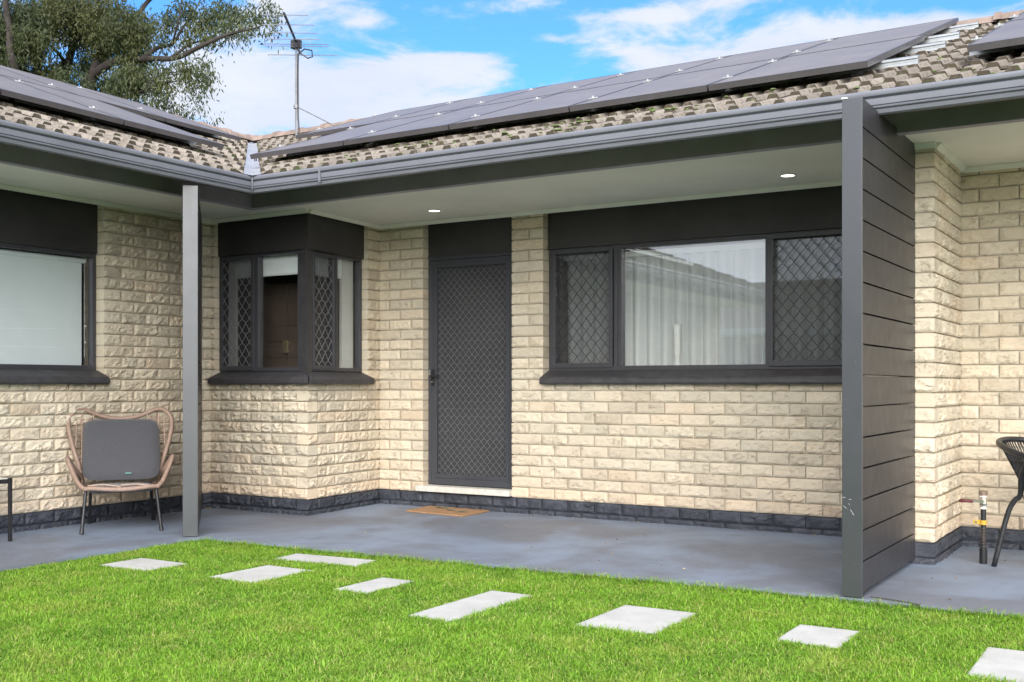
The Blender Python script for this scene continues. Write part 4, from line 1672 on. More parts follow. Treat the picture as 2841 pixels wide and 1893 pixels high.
for (x0, x1, y0, y1), rot, lab in PV:
    t_ = MB()
    cx_, cy_ = (x0 + x1) / 2, (y0 + y1) / 2
    hx, hy = (x1 - x0) / 2, (y1 - y0) / 2
    poly = []
    c, s_ = math.cos(rot), math.sin(rot)
    for sx_, sy_ in ((-1, -1), (1, -1), (1, 1), (-1, 1)):
        poly.append((cx_ + c * sx_ * hx - s_ * sy_ * hy, cy_ + s_ * sx_ * hx + c * sy_ * hy))
    t_.prism(poly, -0.06, -0.018)
    o = t_.build('paving_stone', M['paver'], bevel=0.005)
    tag(o, lab, 'paver', 'pale pavers set in the lawn')

# ================================================================== lawn
def lawn():
    rg = np.random.default_rng(3)
    F = np.array([-0.5242, 0.8516]); Rt = np.array([0.8516, 0.5242])

    def edge_y(x):
        return np.interp(x, [-5.6, -5.52, -5.45, -4.6, -3.6, -2.4, -1.3, -0.4, 4.5], [4.80, 4.86, 5.02, 5.055, 5.095, 5.165, 5.20, 5.215, 5.26])

    def sample(n, x0, x1, y0, y1, dense):
        x = rg.uniform(x0, x1, n); y = rg.uniform(y0, y1, n)
        wob = 0.012 * np.sin(x * 23) + 0.010 * np.sin(x * 57 + 1)
        ok = (x > -5.51 + 0.008 * np.sin(y * 31)) & (y < edge_y(x) + wob + 0.014)
        b = x * F[0] + y * F[1]; a = x * Rt[0] + y * Rt[1]
        infr = (b > 3.35) & (np.abs(a / np.maximum(b, .1)) < 0.56)
        ok &= infr if dense else ~infr
        for (p0, p1, q0, q1), rot, _ in PV:
            cx_, cy_ = (p0 + p1) / 2, (q0 + q1) / 2
            dx, dy = x - cx_, y - cy_
            lx = dx * math.cos(rot) + dy * math.sin(rot); ly = -dx * math.sin(rot) + dy * math.cos(rot)
            ins = (np.abs(lx) < (p1 - p0) / 2 - 0.003) & (np.abs(ly) < (q1 - q0) / 2 - 0.003)
            ok &= ~ins
        return x[ok], y[ok]
    xd, yd = sample(1050000, -5.6, 0.4, 1.6, 5.4, True)
    xs, ys = sample(120000, -5.6, 6.0, -4.0, 5.4, False)
    x = np.concatenate([xd, xs]); y = np.concatenate([yd, ys])
    n = len(x)
    wide = np.concatenate([np.ones(len(xd)), np.full(len(xs), 2.2)])
    clump = np.sin(x * 9.1 + np.sin(y * 7.3) * 2) * np.sin(y * 8.7 + np.sin(x * 6.1) * 2)
    h = rg.gamma(6.0, 1 / 6.0, n) * 0.0135 * (1 + 0.22 * clump)
    near_edge = edge_y(x) - y
    h *= np.where(near_edge < 0.04, 1.8, 1.0)
    h = np.clip(h, 0.006, 0.045)
    wd = rg.uniform(0.0010, 0.0021, n) * wide
    th = rg.uniform(0, 2 * np.pi, n)
    lean = np.abs(rg.normal(1.1, 0.6, n)) * h
    dx, dy = np.cos(th), np.sin(th)
    px, py = -dy, dx
    z0 = np.full(n, ZG)
    V_ = np.zeros((n, 5, 3))
    V_[:, 0] = np.stack([x - px * wd, y - py * wd, z0], 1)
    V_[:, 1] = np.stack([x + px * wd, y + py * wd, z0], 1)
    mx, my, mz = x + dx * lean * 0.35, y + dy * lean * 0.35, z0 + h * 0.62
    V_[:, 2] = np.stack([mx + px * wd * 0.85, my + py * wd * 0.85, mz], 1)
    V_[:, 3] = np.stack([mx - px * wd * 0.85, my - py * wd * 0.85, mz], 1)
    V_[:, 4] = np.stack([x + dx * lean, y + dy * lean, z0 + h * (1.0 - 0.12 * lean / np.maximum(h, .01))], 1)
    V_ *= K
    base = np.arange(n) * 5
    loops = np.zeros((n, 7), dtype=np.int64)
    for k, i in enumerate((0, 1, 2, 3, 3, 2, 4)):
        loops[:, k] = base + i
    me = bpy.data.meshes.new('grass')
    me.vertices.add(n * 5); me.vertices.foreach_set('co', V_.astype(np.float32).ravel())
    me.loops.add(n * 7); me.loops.foreach_set('vertex_index', loops.astype(np.int32).ravel())
    ls = np.zeros((n, 2), dtype=np.int32); ls[:, 0] = np.arange(n) * 7; ls[:, 1] = np.arange(n) * 7 + 4
    me.polygons.add(n * 2); me.polygons.foreach_set('loop_start', ls.ravel())
    me.update(calc_edges=True)
    at = me.color_attributes.new('tint', 'FLOAT_COLOR', 'CORNER')
    t1 = np.clip(rg.beta(1.6, 1.6, n) + 0.15 * clump, 0, 1)
    dry = np.where(rg.random(n) < 0.13, rg.uniform(0.35, 0.95, n), 0.0)
    cc = np.zeros((n, 7, 4), dtype=np.float32)
    cc[:, :, 0] = t1[:, None]; cc[:, :, 1] = dry[:, None]; cc[:, :, 3] = 1
    at.data.foreach_set('color', cc.ravel())
    me.materials.append(M['grass'])
    o = bpy.data.objects.new('grass', me)
    COL.objects.link(o)
    tag(o, 'short bright green lawn grass growing round the white pavers', 'grass', kind='stuff')
    return o


lawn()

# ================================================================== doormat
a_, b2_, c2_, d2_ = (-5.22, 6.89), (-4.64, 6.83), (-4.66, 7.23), (-5.26, 7.26)
dm = thing('doormat', 'worn orange coir doormat lying below the door step', 'doormat', (-4.95, 7.05, 0.0))
p_ = MB()
vs, fs = [], []
nX, nY = 22, 14
for lev in (0, 1):
    for j in range(nY + 1):
        for i in range(nX + 1):
            u, v = i / nX, j / nY
            x = (1 - v) * ((1 - u) * a_[0] + u * b2_[0]) + v * ((1 - u) * d2_[0] + u * c2_[0])
            y = (1 - v) * ((1 - u) * a_[1] + u * b2_[1]) + v * ((1 - u) * d2_[1] + u * c2_[1])
            x += 0.004 * noise.noise(Vector((x * 20, y * 20, 1))); y += 0.006 * noise.noise(Vector((x * 20, y * 20, 7)))
            vs.append((x, y, 0.002 if lev == 0 else 0.013 + 0.003 * noise.noise(Vector((x * 12, y * 12, 2)))))
W = nX + 1
T = W * (nY + 1)
for j in range(nY):
    for i in range(nX):
        q = j * W + i
        fs.append((T + q, T + q + 1, T + q + W + 1, T + q + W))
ring = [i for i in range(W)] + [j * W + nX for j in range(1, nY + 1)] + [nY * W + i for i in range(nX - 1, -1, -1)] + [j * W for j in range(nY - 1, 0, -1)]
for i in range(len(ring)):
    j = (i + 1) % len(ring)
    fs.append((ring[i], ring[j], T + ring[j], T + ring[i]))
p_.add(vs, fs)
p_.build('coir_pad', M['coir'], dm)
p_ = MB()
rr = random.Random(9)
for (cu_, cv_) in ((0.28, 0.70), (0.50, 0.45), (0.76, 0.32)):
    x = a_[0] + cu_ * (b2_[0] - a_[0]); y = a_[1] + cv_ * 0.39
    for k in range(9):
        th = rr.uniform(0, 6.28); L = rr.uniform(0.03, 0.075); wdt = 0.012
        ox, oy = rr.uniform(-0.03, 0.03), rr.uniform(-0.02, 0.02)
        dx, dy = math.cos(th) * L, math.sin(th) * L * 0.7
        px, py = -math.sin(th) * wdt, math.cos(th) * wdt
        z = 0.0175 + 0.0006 * k
        p_.add([(x + ox - dx * .2, y + oy - dy * .2, z), (x + ox + dx * .4 + px, y + oy + dy * .4 + py, z), (x + ox + dx, y + oy + dy, z), (x + ox + dx * .4 - px, y + oy + dy * .4 - py, z)], [(0, 1, 2, 3)])
p_.build('leaf_print', M['print'], dm)

# ================================================================== wicker chair
C0 = Vector((-6.365, 5.095, 0)); FF = Vector((0.78, -0.625, 0)).normalized(); RR = Vector((0.625, 0.78, 0)).normalized()


def cl(r, q, z):
    return C0 + RR * r + FF * q + Vector((0, 0, z))


def spline(pts, n=8, closed=False):
    P = [Vector(p) for p in pts]
    out_ = []
    m = len(P)
    rng = range(m if closed else m - 1)
    for i in rng:
        p0 = P[(i - 1) % m] if closed or i > 0 else P[i] * 2 - P[i + 1]
        p1 = P[i]; p2 = P[(i + 1) % m]
        p3 = P[(i + 2) % m] if closed or i + 2 < m else P[i + 1] * 2 - P[i]
        for k in range(n):
            t_ = k / n
            out_.append(0.5 * ((2 * p1) + (p2 - p0) * t_ + (2 * p0 - 5 * p1 + 4 * p2 - p3) * t_ ** 2 + (3 * p1 - p0 - 3 * p2 + p3) * t_ ** 3))
    if not closed:
        out_.append(P[-1])
    return out_


wc = thing('wicker_chair', 'tan wicker armchair with a charcoal cushion beside the left grey post', 'chair', tuple(C0))
fr_ = MB()
backL = [(0.0, -0.345, 0.752), (-0.06, -0.342, 0.757), (-0.13, -0.335, 0.773), (-0.19, -0.325, 0.797), (-0.25, -0.305, 0.822), (-0.305, -0.27, 0.815),
         (-0.345, -0.235, 0.765), (-0.350, -0.205, 0.700), (-0.330, -0.165, 0.60), (-0.300, -0.13, 0.50), (-0.275, -0.11, 0.42), (-0.262, -0.09, 0.35)]
full = [(-r, q, z) for (r, q, z) in reversed(backL[1:])] + backL
outline = spline([cl(*p) for p in full], 6)


def wrapped(mb, pts, r):
    # resample and modulate radius so the cane wrapping reads
    P = [Vector(p) for p in pts]
    out_, rs = [], []
    step = 0.0045
    acc = 0
    for i in range(len(P) - 1):
        d = (P[i + 1] - P[i]).length
        k = max(1, int(d / step))
        for j in range(k):
            out_.append(P[i].lerp(P[i + 1], j / k))
    out_.append(P[-1])
    for i in range(len(out_)):
        rs.append(r * (1.0 + (0.10 if i % 2 else -0.06)))
    mb.tube(out_, rs, 8)


wrapped(fr_, outline, 0.0155)
armL = [(-0.232, 0.29, 0.300), (-0.27, 0.25, 0.335), (-0.305, 0.18, 0.40), (-0.338, 0.12, 0.478), (-0.345, 0.085, 0.497), (-0.335, 0.04, 0.478), (-0.30, -0.03, 0.41), (-0.268, -0.085, 0.36), (-0.255, -0.12, 0.32)]
for sgn in (1, -1):
    wrapped(fr_, spline([cl(sgn * r, q, z) for (r, q, z) in armL], 6), 0.0155)
front = [(-0.245, 0.275, 0.300), (-0.18, 0.300, 0.303), (-0.08, 0.318, 0.297), (0.0, 0.322, 0.294), (0.08, 0.318, 0.297), (0.18, 0.300, 0.305), (0.245, 0.275, 0.306)]
wrapped(fr_, spline([cl(*p) for p in front], 6), 0.0155)
for sgn in (1, -1):
    wrapped(fr_, spline([cl(sgn * 0.245, 0.275, 0.300), cl(sgn * 0.262, 0.05, 0.290), cl(sgn * 0.255, -0.12, 0.32)], 6), 0.012)
wrapped(fr_, spline([cl(-0.255, -0.12, 0.30), cl(0, -0.19, 0.275), cl(0.255, -0.12, 0.30)], 6), 0.012)
fr_.build('frame', M['wicker'], wc, smooth=True)
# woven cords
cd = MB()
rr = random.Random(2)
n_ = 30
for i in range(n_):
    t_ = i / (n_ - 1)
    z = 0.35 + 0.42 * t_
    # half width of the back at this height
    zs_t = [0.35, 0.42, 0.50, 0.60, 0.70, 0.765, 0.80]
    hwid = np.interp(z, zs_t, [0.262, 0.275, 0.300, 0.330, 0.350, 0.345, 0.32])
    qe = np.interp(z, zs_t, [-0.09, -0.11, -0.13, -0.165, -0.205, -0.235, -0.26])
    qm = np.interp(z, zs_t, [-0.21, -0.24, -0.27, -0.30, -0.325, -0.34, -0.345])
    jit = rr.uniform(-0.006, 0.006)
    if z < 0.745:
        cd.tube(spline([cl(-hwid, qe, z), cl(-hwid * .72, qm * .55 + qe * .45 - 0.02, z + jit), cl(0, qm, z - 0.005 + jit), cl(hwid * .72, qm * .55 + qe * .45 - 0.02, z - jit), cl(hwid, qe, z)], 5), 0.0032, 5)
    else:
        for sgn in (-1, 1):
            cd.tube(spline([cl(sgn * hwid, qe, z), cl(sgn * 0.27, qe - 0.06, z + jit), cl(sgn * 0.19, -0.325, z + jit - 0.004)], 5), 0.0032, 5)
for sgn in (-1, 1):
    for rr_ in (0.185, 0.262, 0.30):
        pts = []
        for z in np.linspace(0.36, 0.80 if rr_ < 0.3 else 0.76, 9):
            hwid = np.interp(z, zs_t, [0.262, 0.275, 0.300, 0.330, 0.350, 0.345, 0.32])
            if rr_ > hwid - 0.01:
                continue
            qe = np.interp(z, zs_t, [-0.09, -0.11, -0.13, -0.165, -0.205, -0.235, -0.26])
            qm = np.interp(z, zs_t, [-0.21, -0.24, -0.27, -0.30, -0.325, -0.34, -0.345])
            f_ = (rr_ / hwid)
            pts.append(cl(sgn * rr_, qm + (qe - qm) * f_ ** 2.2, z))
        if len(pts) > 2:
            cd.tube(spline(pts, 3), 0.0045, 5)
# arm weave
for sgn in (-1, 1):
    for i in range(9):
        t_ = i / 8
        top_p = cl(sgn * (0.262 + 0.078 * t_), 0.265 - 0.17 * t_, 0.32 + 0.165 * t_)
        low_p = cl(sgn * 0.262, 0.20 - 0.29 * t_, 0.295 + 0.04 * t_)
        cd.tube([top_p, low_p], 0.0032, 5)
# seat weave
for i in range(14):
    t_ = i / 13
    r_ = -0.235 + 0.47 * t_
    cd.tube(spline([cl(r_, 0.305 - 0.25 * abs(r_) ** 1.6, 0.306), cl(r_, 0.05, 0.262), cl(r_, -0.17, 0.285)], 4), 0.0035, 5)
for r0, q0, r1, q1 in ((-0.21, 0.30, 0.0, 0.318), (0.0, 0.318, 0.20, 0.30)):
    cd.tube(spline([cl(r0, q0, 0.322), cl((r0 + r1) / 2, q0 - 0.01, 0.326), cl(r1, q1, 0.312)], 4), 0.006, 6)
cd.build('woven_cord', M['cord'], wc, smooth=True)


def cushion_mb(cfun, w_, h_, thk, nr=24, nh=22, expo=7):
    m = MB()
    for side in (1, -1):
        vs, fs = [], []
        for j in range(nh + 1):
            for i in range(nr + 1):
                u = -1 + 2 * i / nr; v = -1 + 2 * j / nh
                # squircle mapping keeps rounded corners
                k = (abs(u) ** expo + abs(v) ** expo) ** (1 / expo) if (u or v) else 0
                mx_ = max(abs(u), abs(v))
                s_ = (mx_ / k) if k > 1e-6 else 1
                uu, vv = u * (s_ if mx_ > 0 else 1), v * (s_ if mx_ > 0 else 1)
                prof = (1 - mx_ ** 6) ** 0.5
                vs.append(cfun(uu * w_ / 2, vv * h_ / 2, side * thk / 2 * prof + 0.004 * noise.noise(Vector((uu * 2.2, vv * 2.2, side)))))
        W2 = nr + 1
        for j in range(nh):
            for i in range(nr):
                q = j * W2 + i
                f = (q, q + 1, q + W2 + 1, q + W2)
                fs.append(f if side > 0 else tuple(reversed(f)))
        m.add(vs, fs)
    return m


def cfun(r, h, n):
    # back cushion, leaning; centre at z 0.545
    t_ = (h + 0.20) / 0.40
    q = 0.045 - 0.27 * t_ - 0.03 * (r / 0.25) ** 2 * 0
    lean = Vector((0, 0, 1)) * 1.0
    nrm = (FF * 0.84 + Vector((0, 0, 0.54)))
    p = cl(r + 0.004, q, 0.545 + h) + nrm * n
    return (p.x, p.y, p.z)


cs = cushion_mb(cfun, 0.515, 0.415, 0.075)
co_ = cs.build('cushion', M['cushion'], wc, smooth=True)
sc_ = MB()


def sfun(r, h, n):
    p = cl(r, 0.08 + h, 0.285 + n)
    return (p.x, p.y, p.z)


sc_ = cushion_mb(sfun, 0.44, 0.36, 0.05)
sc_.build('seat_pad', M['cushion'], wc, smooth=True)
tg = MB()
p = Vector(cfun(0.045, -0.185, 0.036))
tg.quad(tuple(p + RR * -0.02 + FF * 0.004), tuple(p + RR * 0.02 + FF * 0.004), tuple(p + RR * 0.02 + Vector((0, 0, 0.010)) + FF * 0.004), tuple(p - RR * 0.02 + Vector((0, 0, 0.010)) + FF * 0.004))
tg.build('tag', M['label'], co_)
for (r, q, tr_, tq) in ((-0.247, 0.334, -0.222, 0.262), (0.262, 0.303, 0.228, 0.262), (-0.216, -0.293, -0.20, -0.12), (0.226, -0.350, 0.20, -0.12)):
    lg_ = MB()
    a = cl(r, q, 0.006); b = cl(tr_, tq, 0.295)
    lg_.tube([a, a.lerp(b, 0.09), a.lerp(b, 0.092), b], [0.0145, 0.0145, 0.0115, 0.0115], 10)
    lg_.build('leg', M['blackmetal'], wc, smooth=True, auto=40)

# ================================================================== side table and tin
st_ = thing('side_table', 'pale-topped side table with black steel legs at the left edge of the photo', 'table', (-6.60, 4.02, 0))
tp = MB(); tp.box(-6.93, 3.86, 0.392, -6.40, 4.268, 0.404)
tp.build('tabletop', M['tabletop'], st_, bevel=0.002)
rm = MB()
for (x0, y0, x1, y1) in ((-6.40, 3.85, -6.385, 4.275), (-6.945, 3.85, -6.93, 4.275), (-6.93, 3.85, -6.40, 3.858), (-6.93, 4.269, -6.40, 4.275)):
    rm.box(x0, y0, 0.372, x1, y1, 0.400)
rm.build('rim', M['blackmetal'], st_)
for (x, y) in ((-6.392, 4.262), (-6.392, 3.87), (-6.72, 4.262), (-6.72, 3.87)):
    l_ = MB(); l_.box(x - 0.010, y - 0.010, 0.0, x + 0.010, y + 0.010, 0.371 if x < -6.5 else 0.406)
    l_.build('leg', M['blackmetal'], st_, bevel=0.001)
tn = MB(); tn.cyl((-6.53, 4.115, 0.4045), (-6.53, 4.115, 0.448), 0.045, 20); tn.tube([(-6.53, 4.115, 0.448), (-6.53, 4.115, 0.456), (-6.53, 4.115, 0.4561), (-6.53, 4.115, 0.47)], [0.047, 0.047, 0.03, 0.018], 20)
tag(tn.build('tin', M['tin'], smooth=True, auto=40), 'small patterned blue-grey tin standing on the side table', 'tin')

# ================================================================== black rattan chair at the right
C1 = Vector((-0.555, 6.62, 0)); F2 = Vector((0.86, -0.51, 0)).normalized(); R2 = Vector((0.51, 0.86, 0)).normalized()


def c2(r, q, z):
    return C1 + R2 * r + F2 * q + Vector((0, 0, z))


bc = thing('rattan_chair', 'black rattan bistro chair half cut off by the right edge of the photo', 'chair', tuple(C1))
hp = MB()
hoop = []
for k in range(41):
    a = math.pi * k / 40
    hoop.append((math.cos(a) * 0.285, 0.0 - math.sin(a) * 0.345, 0.615 + 0.075 * math.sin(a)))
hoop = [(0.27, 0.24, 0.545), (0.282, 0.12, 0.590)] + hoop + [(-0.282, 0.12, 0.590), (-0.27, 0.24, 0.545)]
hp.tube(spline([c2(*p) for p in hoop], 2), 0.0165, 10)
hp.build('arm_hoop', M['blackrattan'], bc, smooth=True)
sh = MB()
for k in range(46):
    a = math.pi * k / 45
    tp_ = (math.cos(a) * 0.280, -math.sin(a) * 0.338, 0.610 + 0.075 * math.sin(a))
    bt_ = (math.cos(a) * 0.20, -math.sin(a) * 0.165, 0.385)
    md_ = (math.cos(a) * 0.240, -math.sin(a) * 0.250, 0.53)
    sh.tube(spline([c2(*tp_), c2(*md_), c2(*bt_)], 4), 0.0042, 5)
for z in (0.58, 0.53, 0.48, 0.43):
    f_ = (z - 0.385) / 0.29
    sh.tube([c2(math.cos(math.pi * k / 24) * (0.20 + 0.08 * f_), -math.sin(math.pi * k / 24) * (0.165 + 0.172 * f_), z) for k in range(25)], 0.004, 5)
sh.build('woven_back', M['blackrattan'], bc, smooth=True)
se_ = MB()
ringp = [c2(math.cos(a) * 0.215, math.sin(a) * 0.205 + 0.02, 0.385) for a in [2 * math.pi * k / 32 for k in range(32)]]
se_.tube(ringp, 0.013, 8, closed=True)
for k in range(22):
    r_ = -0.20 + 0.40 * k / 21
    q_ = math.sqrt(max(0.0, 0.205 ** 2 * (1 - (r_ / 0.215) ** 2)))
    se_.tube([c2(r_, 0.02 - q_, 0.388), c2(r_, 0.02, 0.380), c2(r_, 0.02 + q_, 0.388)], 0.0065, 5)
se_.build('seat', M['blackrattan'], bc, smooth=True)
for (pts) in ([(-0.265, -0.02, 0.62), (-0.215, -0.10, 0.50), (-0.185, -0.13, 0.40), (-0.195, -0.16, 0.365), (-0.215, -0.19, 0.28), (-0.265, -0.235, 0.0)],
              [(0.265, -0.02, 0.62), (0.215, -0.10, 0.50), (0.185, -0.13, 0.40), (0.195, -0.16, 0.365), (0.215, -0.19, 0.28), (0.265, -0.235, 0.0)],
              [(-0.27, 0.22, 0.55), (-0.225, 0.19, 0.48), (-0.20, 0.17, 0.40), (-0.215, 0.19, 0.30), (-0.25, 0.25, 0.0)],
              [(0.27, 0.22, 0.55), (0.225, 0.19, 0.48), (0.20, 0.17, 0.40), (0.215, 0.19, 0.30), (0.25, 0.25, 0.0)]):
    l_ = MB(); l_.tube(spline([c2(*p) for p in pts], 5), 0.0145, 10)
    l_.build('leg', M['blackmetal'], bc, smooth=True)

# ================================================================== gas standpipe
px_, py_ = -0.957, 6.59
gp = thing('standpipe', 'black standpipe with a red-handled valve and yellow clamp rising from the patio at the right', 'pipe', (px_, py_, 0))
m_ = MB()
m_.cyl((px_, py_, 0), (px_, py_, 0.085), 0.021, 14)
m_.cyl((px_, py_, 0.084), (px_, py_, 0.31), 0.0148, 14)
m_.build('pipe', M['pipe'], gp, smooth=True, auto=40)
m_ = MB()
for k in range(9):
    z = 0.085 + 0.014 * k
    m_.tube([(px_ + math.cos(a) * 0.0158, py_ + math.sin(a) * 0.0158, z + 0.004 * math.sin(a + k)) for a in [2 * math.pi * j / 14 for j in range(14)]], 0.0011, 4, closed=True)
m_.build('wire_wrap', M['rust'], gp)
m_ = MB()
m_.cyl((px_, py_, 0.318), (px_, py_, 0.375), 0.0195, 8)
m_.cyl((px_, py_, 0.325), (px_, py_, 0.338), 0.023, 6)
m_.cyl((px_ - 0.0, py_ - 0.018, 0.35), (px_, py_ - 0.036, 0.35), 0.010, 10)
m_.box(px_ - 0.055, py_ - 0.038, 0.343, px_, py_ - 0.034, 0.355)
m_.build('valve', M['chrome'], gp)
m_ = MB(); m_.cyl((px_, py_, 0.382), (px_, py_, 0.408), 0.022, 14); m_.build('cap', M['rust'], gp, smooth=True, auto=40)
m_ = MB(); m_.cyl((px_, py_, 0.374), (px_, py_, 0.383), 0.019, 14); m_.cyl((px_, py_, 0.306), (px_, py_, 0.318), 0.0172, 14); m_.build('thread_tape', M['tape'], gp)
m_ = MB(); m_.tube([(px_ - 0.125, py_ - 0.036, 0.348), (px_ - 0.118, py_ - 0.036, 0.348), (px_ - 0.05, py_ - 0.036, 0.349)], [0.004, 0.0085, 0.0085], 8); m_.build('handle', M['red'], gp, smooth=True)
m_ = MB(); m_.cyl((px_, py_, 0.218), (px_, py_, 0.243), 0.0185, 14); m_.box(px_ - 0.052, py_ - 0.006, 0.220, px_ - 0.012, py_ - 0.002, 0.243)
m_.build('clamp', M['yellow'], gp)
m_ = MB(); m_.cyl((px_ - 0.036, py_ - 0.006, 0.232), (px_ - 0.036, py_ - 0.012, 0.232), 0.007, 6); m_.build('bolt', M['chrome'], gp)

rr = random.Random(31)
lt_ = MB(tint=True)
for i in range(150):
    k = rr.random()
    if k < 0.35:
        x, y = rr.uniform(-5.7, -1.5), YW - 0.025 - abs(rr.gauss(0, 0.03))
    elif k < 0.6:
        x, y = XW + 0.03 + abs(rr.gauss(0, 0.03)), rr.uniform(3.2, 6.2)
    elif k < 0.72:
        x, y = -6.71 + rr.gauss(0, 0.03), 6.24 + rr.gauss(0, 0.025)
    else:
        x, y = rr.uniform(-5.3, -0.3), rr.uniform(5.3, 7.1)
    a = rr.uniform(0, 6.28); L = rr.uniform(0.004, 0.014); wq = L * rr.uniform(0.25, 0.6)
    dx, dy = math.cos(a) * L, math.sin(a) * L; px, py = -math.sin(a) * wq, math.cos(a) * wq
    z = 0.002 + rr.random() * 0.004
    lt_.add([(x - dx, y - dy, 0.001), (x + px, y + py, z + 0.003), (x + dx, y + dy, 0.002), (x - px, y - py, z)], [(0, 1, 2, 3)])
tag(lt_.build('leaf_litter', M['litter']), 'scattered dry leaf crumbs lying on the patio along the plinth', 'litter', kind='stuff')

# ================================================================== bare earth strip and mound at the screen foot
e_ = MB()
vs, fs = [], []
pts = [(-1.262, 5.275), (-1.20, 5.268), (-1.12, 5.248), (-1.06, 5.222), (-1.02, 5.205), (-1.05, 5.200), (-1.13, 5.222), (-1.20, 5.245), (-1.255, 5.255)]
e_.prism(pts, -0.06, 0.0025)
tag(e_.build('slab_crack', M['darkin']), 'dark crack in the patio edge at the foot of the right-hand slat screen', 'crack')
# ================================================================== the gum tree beyond the wing
def cp_(u, v, b):
    a = (u - 1420.5) / 3029 * b
    return Vector((a * .8516 - b * .5242, a * .5242 + b * .8516, 1 + (1068.5 - v) / 3029 * b))


tree = thing('gum_tree', 'big spreading gum tree with drooping olive leaves behind the left wing roof', 'tree', tuple(cp_(205, 1068.5, 20.0))[:2] + (ZG,))
tk = MB()
root_p = cp_(205, 1068.5, 20.0)
LIMBS = [
    # (u, v, depth, radius)
    [(205, 1160, 20, .42), (212, 700, 20, .36), (222, 400, 20, .30), (245, 240, 20, .22), (255, 205, 20, .19)],
    [(255, 205, 20, .15), (300, 180, 19.8, .14), (340, 168, 19.6, .12), (400, 165, 19.3, .10), (470, 166, 19.0, .085), (530, 140, 18.8, .075), (590, 112, 18.6, .06), (650, 88, 18.5, .045), (700, 80, 18.4, .025), (735, 70, 18.4, .012)],
    [(255, 205, 20, .14), (275, 150, 20.3, .12), (310, 110, 20.5, .10), (360, 60, 20.7, .09), (400, 15, 21, .08), (450, -30, 21, .06)],
    [(400, 165, 19.3, .07), (440, 132, 19.2, .065), (480, 120, 19.2, .05), (505, 80, 19.3, .04), (540, 30, 19.5, .03), (560, -10, 19.6, .02)],
    [(480, 120, 19.2, .04), (495, 60, 19.0, .03), (500, 10, 19, .02), (505, -30, 19, .015)],
    [(470, 166, 19.0, .05), (520, 125, 19.2, .035), (580, 105, 19.4, .025), (640, 60, 19.5, .015), (690, 20, 19.6, .01)],
    [(222, 400, 20, .2), (170, 300, 20.4, .17), (185, 190, 20.8, .15), (205, 120, 21, .12), (225, 40, 21.2, .10), (230, -60, 21.3, .07)],
    [(170, 300, 20.4, .14), (110, 190, 20.2, .12), (85, 130, 20, .10), (40, 100, 19.8, .08), (-20, 70, 19.7, .06)],
    [(110, 190, 20.2, .10), (130, 90, 20.4, .08), (150, 20, 20.6, .06), (160, -60, 20.6, .04)],
    [(185, 190, 20.8, .09), (165, 150, 20.6, .06), (120, 110, 20.5, .04)],
    [(222, 500, 20, .16), (60, 300, 19.5, .13), (40, 180, 19, .12), (20, 60, 19, .10), (15, -60, 19, .08)],
    [(222, 400, 20, .15), (290, 290, 19.5, .09), (330, 270, 19.3, .07), (390, 258, 19.1, .05), (440, 238, 19, .03), (500, 222, 19, .015)],
    [(390, 258, 19.1, .03), (440, 215, 19, .025), (470, 200, 18.9, .018), (520, 195, 18.8, .01)],
]
for lm in LIMBS:
    pts = [cp_(u, v, b) for (u, v, b, r) in lm]
    sp_ = spline(pts, 6)
    rs = []
    for i in range(len(lm) - 1):
        for k in range(6):
            rs.append(lm[i][3] + (lm[i + 1][3] - lm[i][3]) * k / 6)
    rs.append(lm[-1][3])
    sp_ = [p + Vector((noise.noise(p * 2.0), noise.noise(p * 2.0 + Vector((9, 0, 0))), noise.noise(p * 2 + Vector((0, 9, 0))))) * 0.05 for p in sp_]
    tk.tube(sp_, [q * 0.55 for q in rs], 8)
tk.build('trunk', M['bark'], tree, smooth=True)

lvv, lvc = [], []
rg = np.random.default_rng(12)
CL = []
# (u, v, depth, radius u-px, radius v-px, count, droop)
dense = [(40, 60, 19.5, 90, 80), (120, 40, 20, 80, 70), (200, 20, 20.5, 80, 60), (290, 40, 20, 70, 70), (350, 70, 19.5, 65, 65), (310, 120, 20.3, 60, 50),
         (90, 110, 19.2, 60, 45), (20, 160, 19.3, 50, 45), (230, 90, 20.8, 55, 40), (385, 110, 19.4, 35, 60), (130, 215, 19.8, 60, 35), (70, 200, 19.7, 45, 30), (200, 225, 19.4, 55, 35),
         (165, 180, 20.8, 30, 28), (250, 170, 20.9, 45, 35), (365, 180, 19.6, 45, 28), (300, 230, 20.3, 45, 30), (345, 225, 19.2, 50, 32), (390, 215, 19.2, 40, 30), (-50, 100, 19.5, 90, 110), (-60, 220, 19.5, 80, 60)]
for (u, v, b, ru, rv) in dense:
    CL.append((u, v, b, ru, rv, int(ru * rv * 0.80), 0.0))
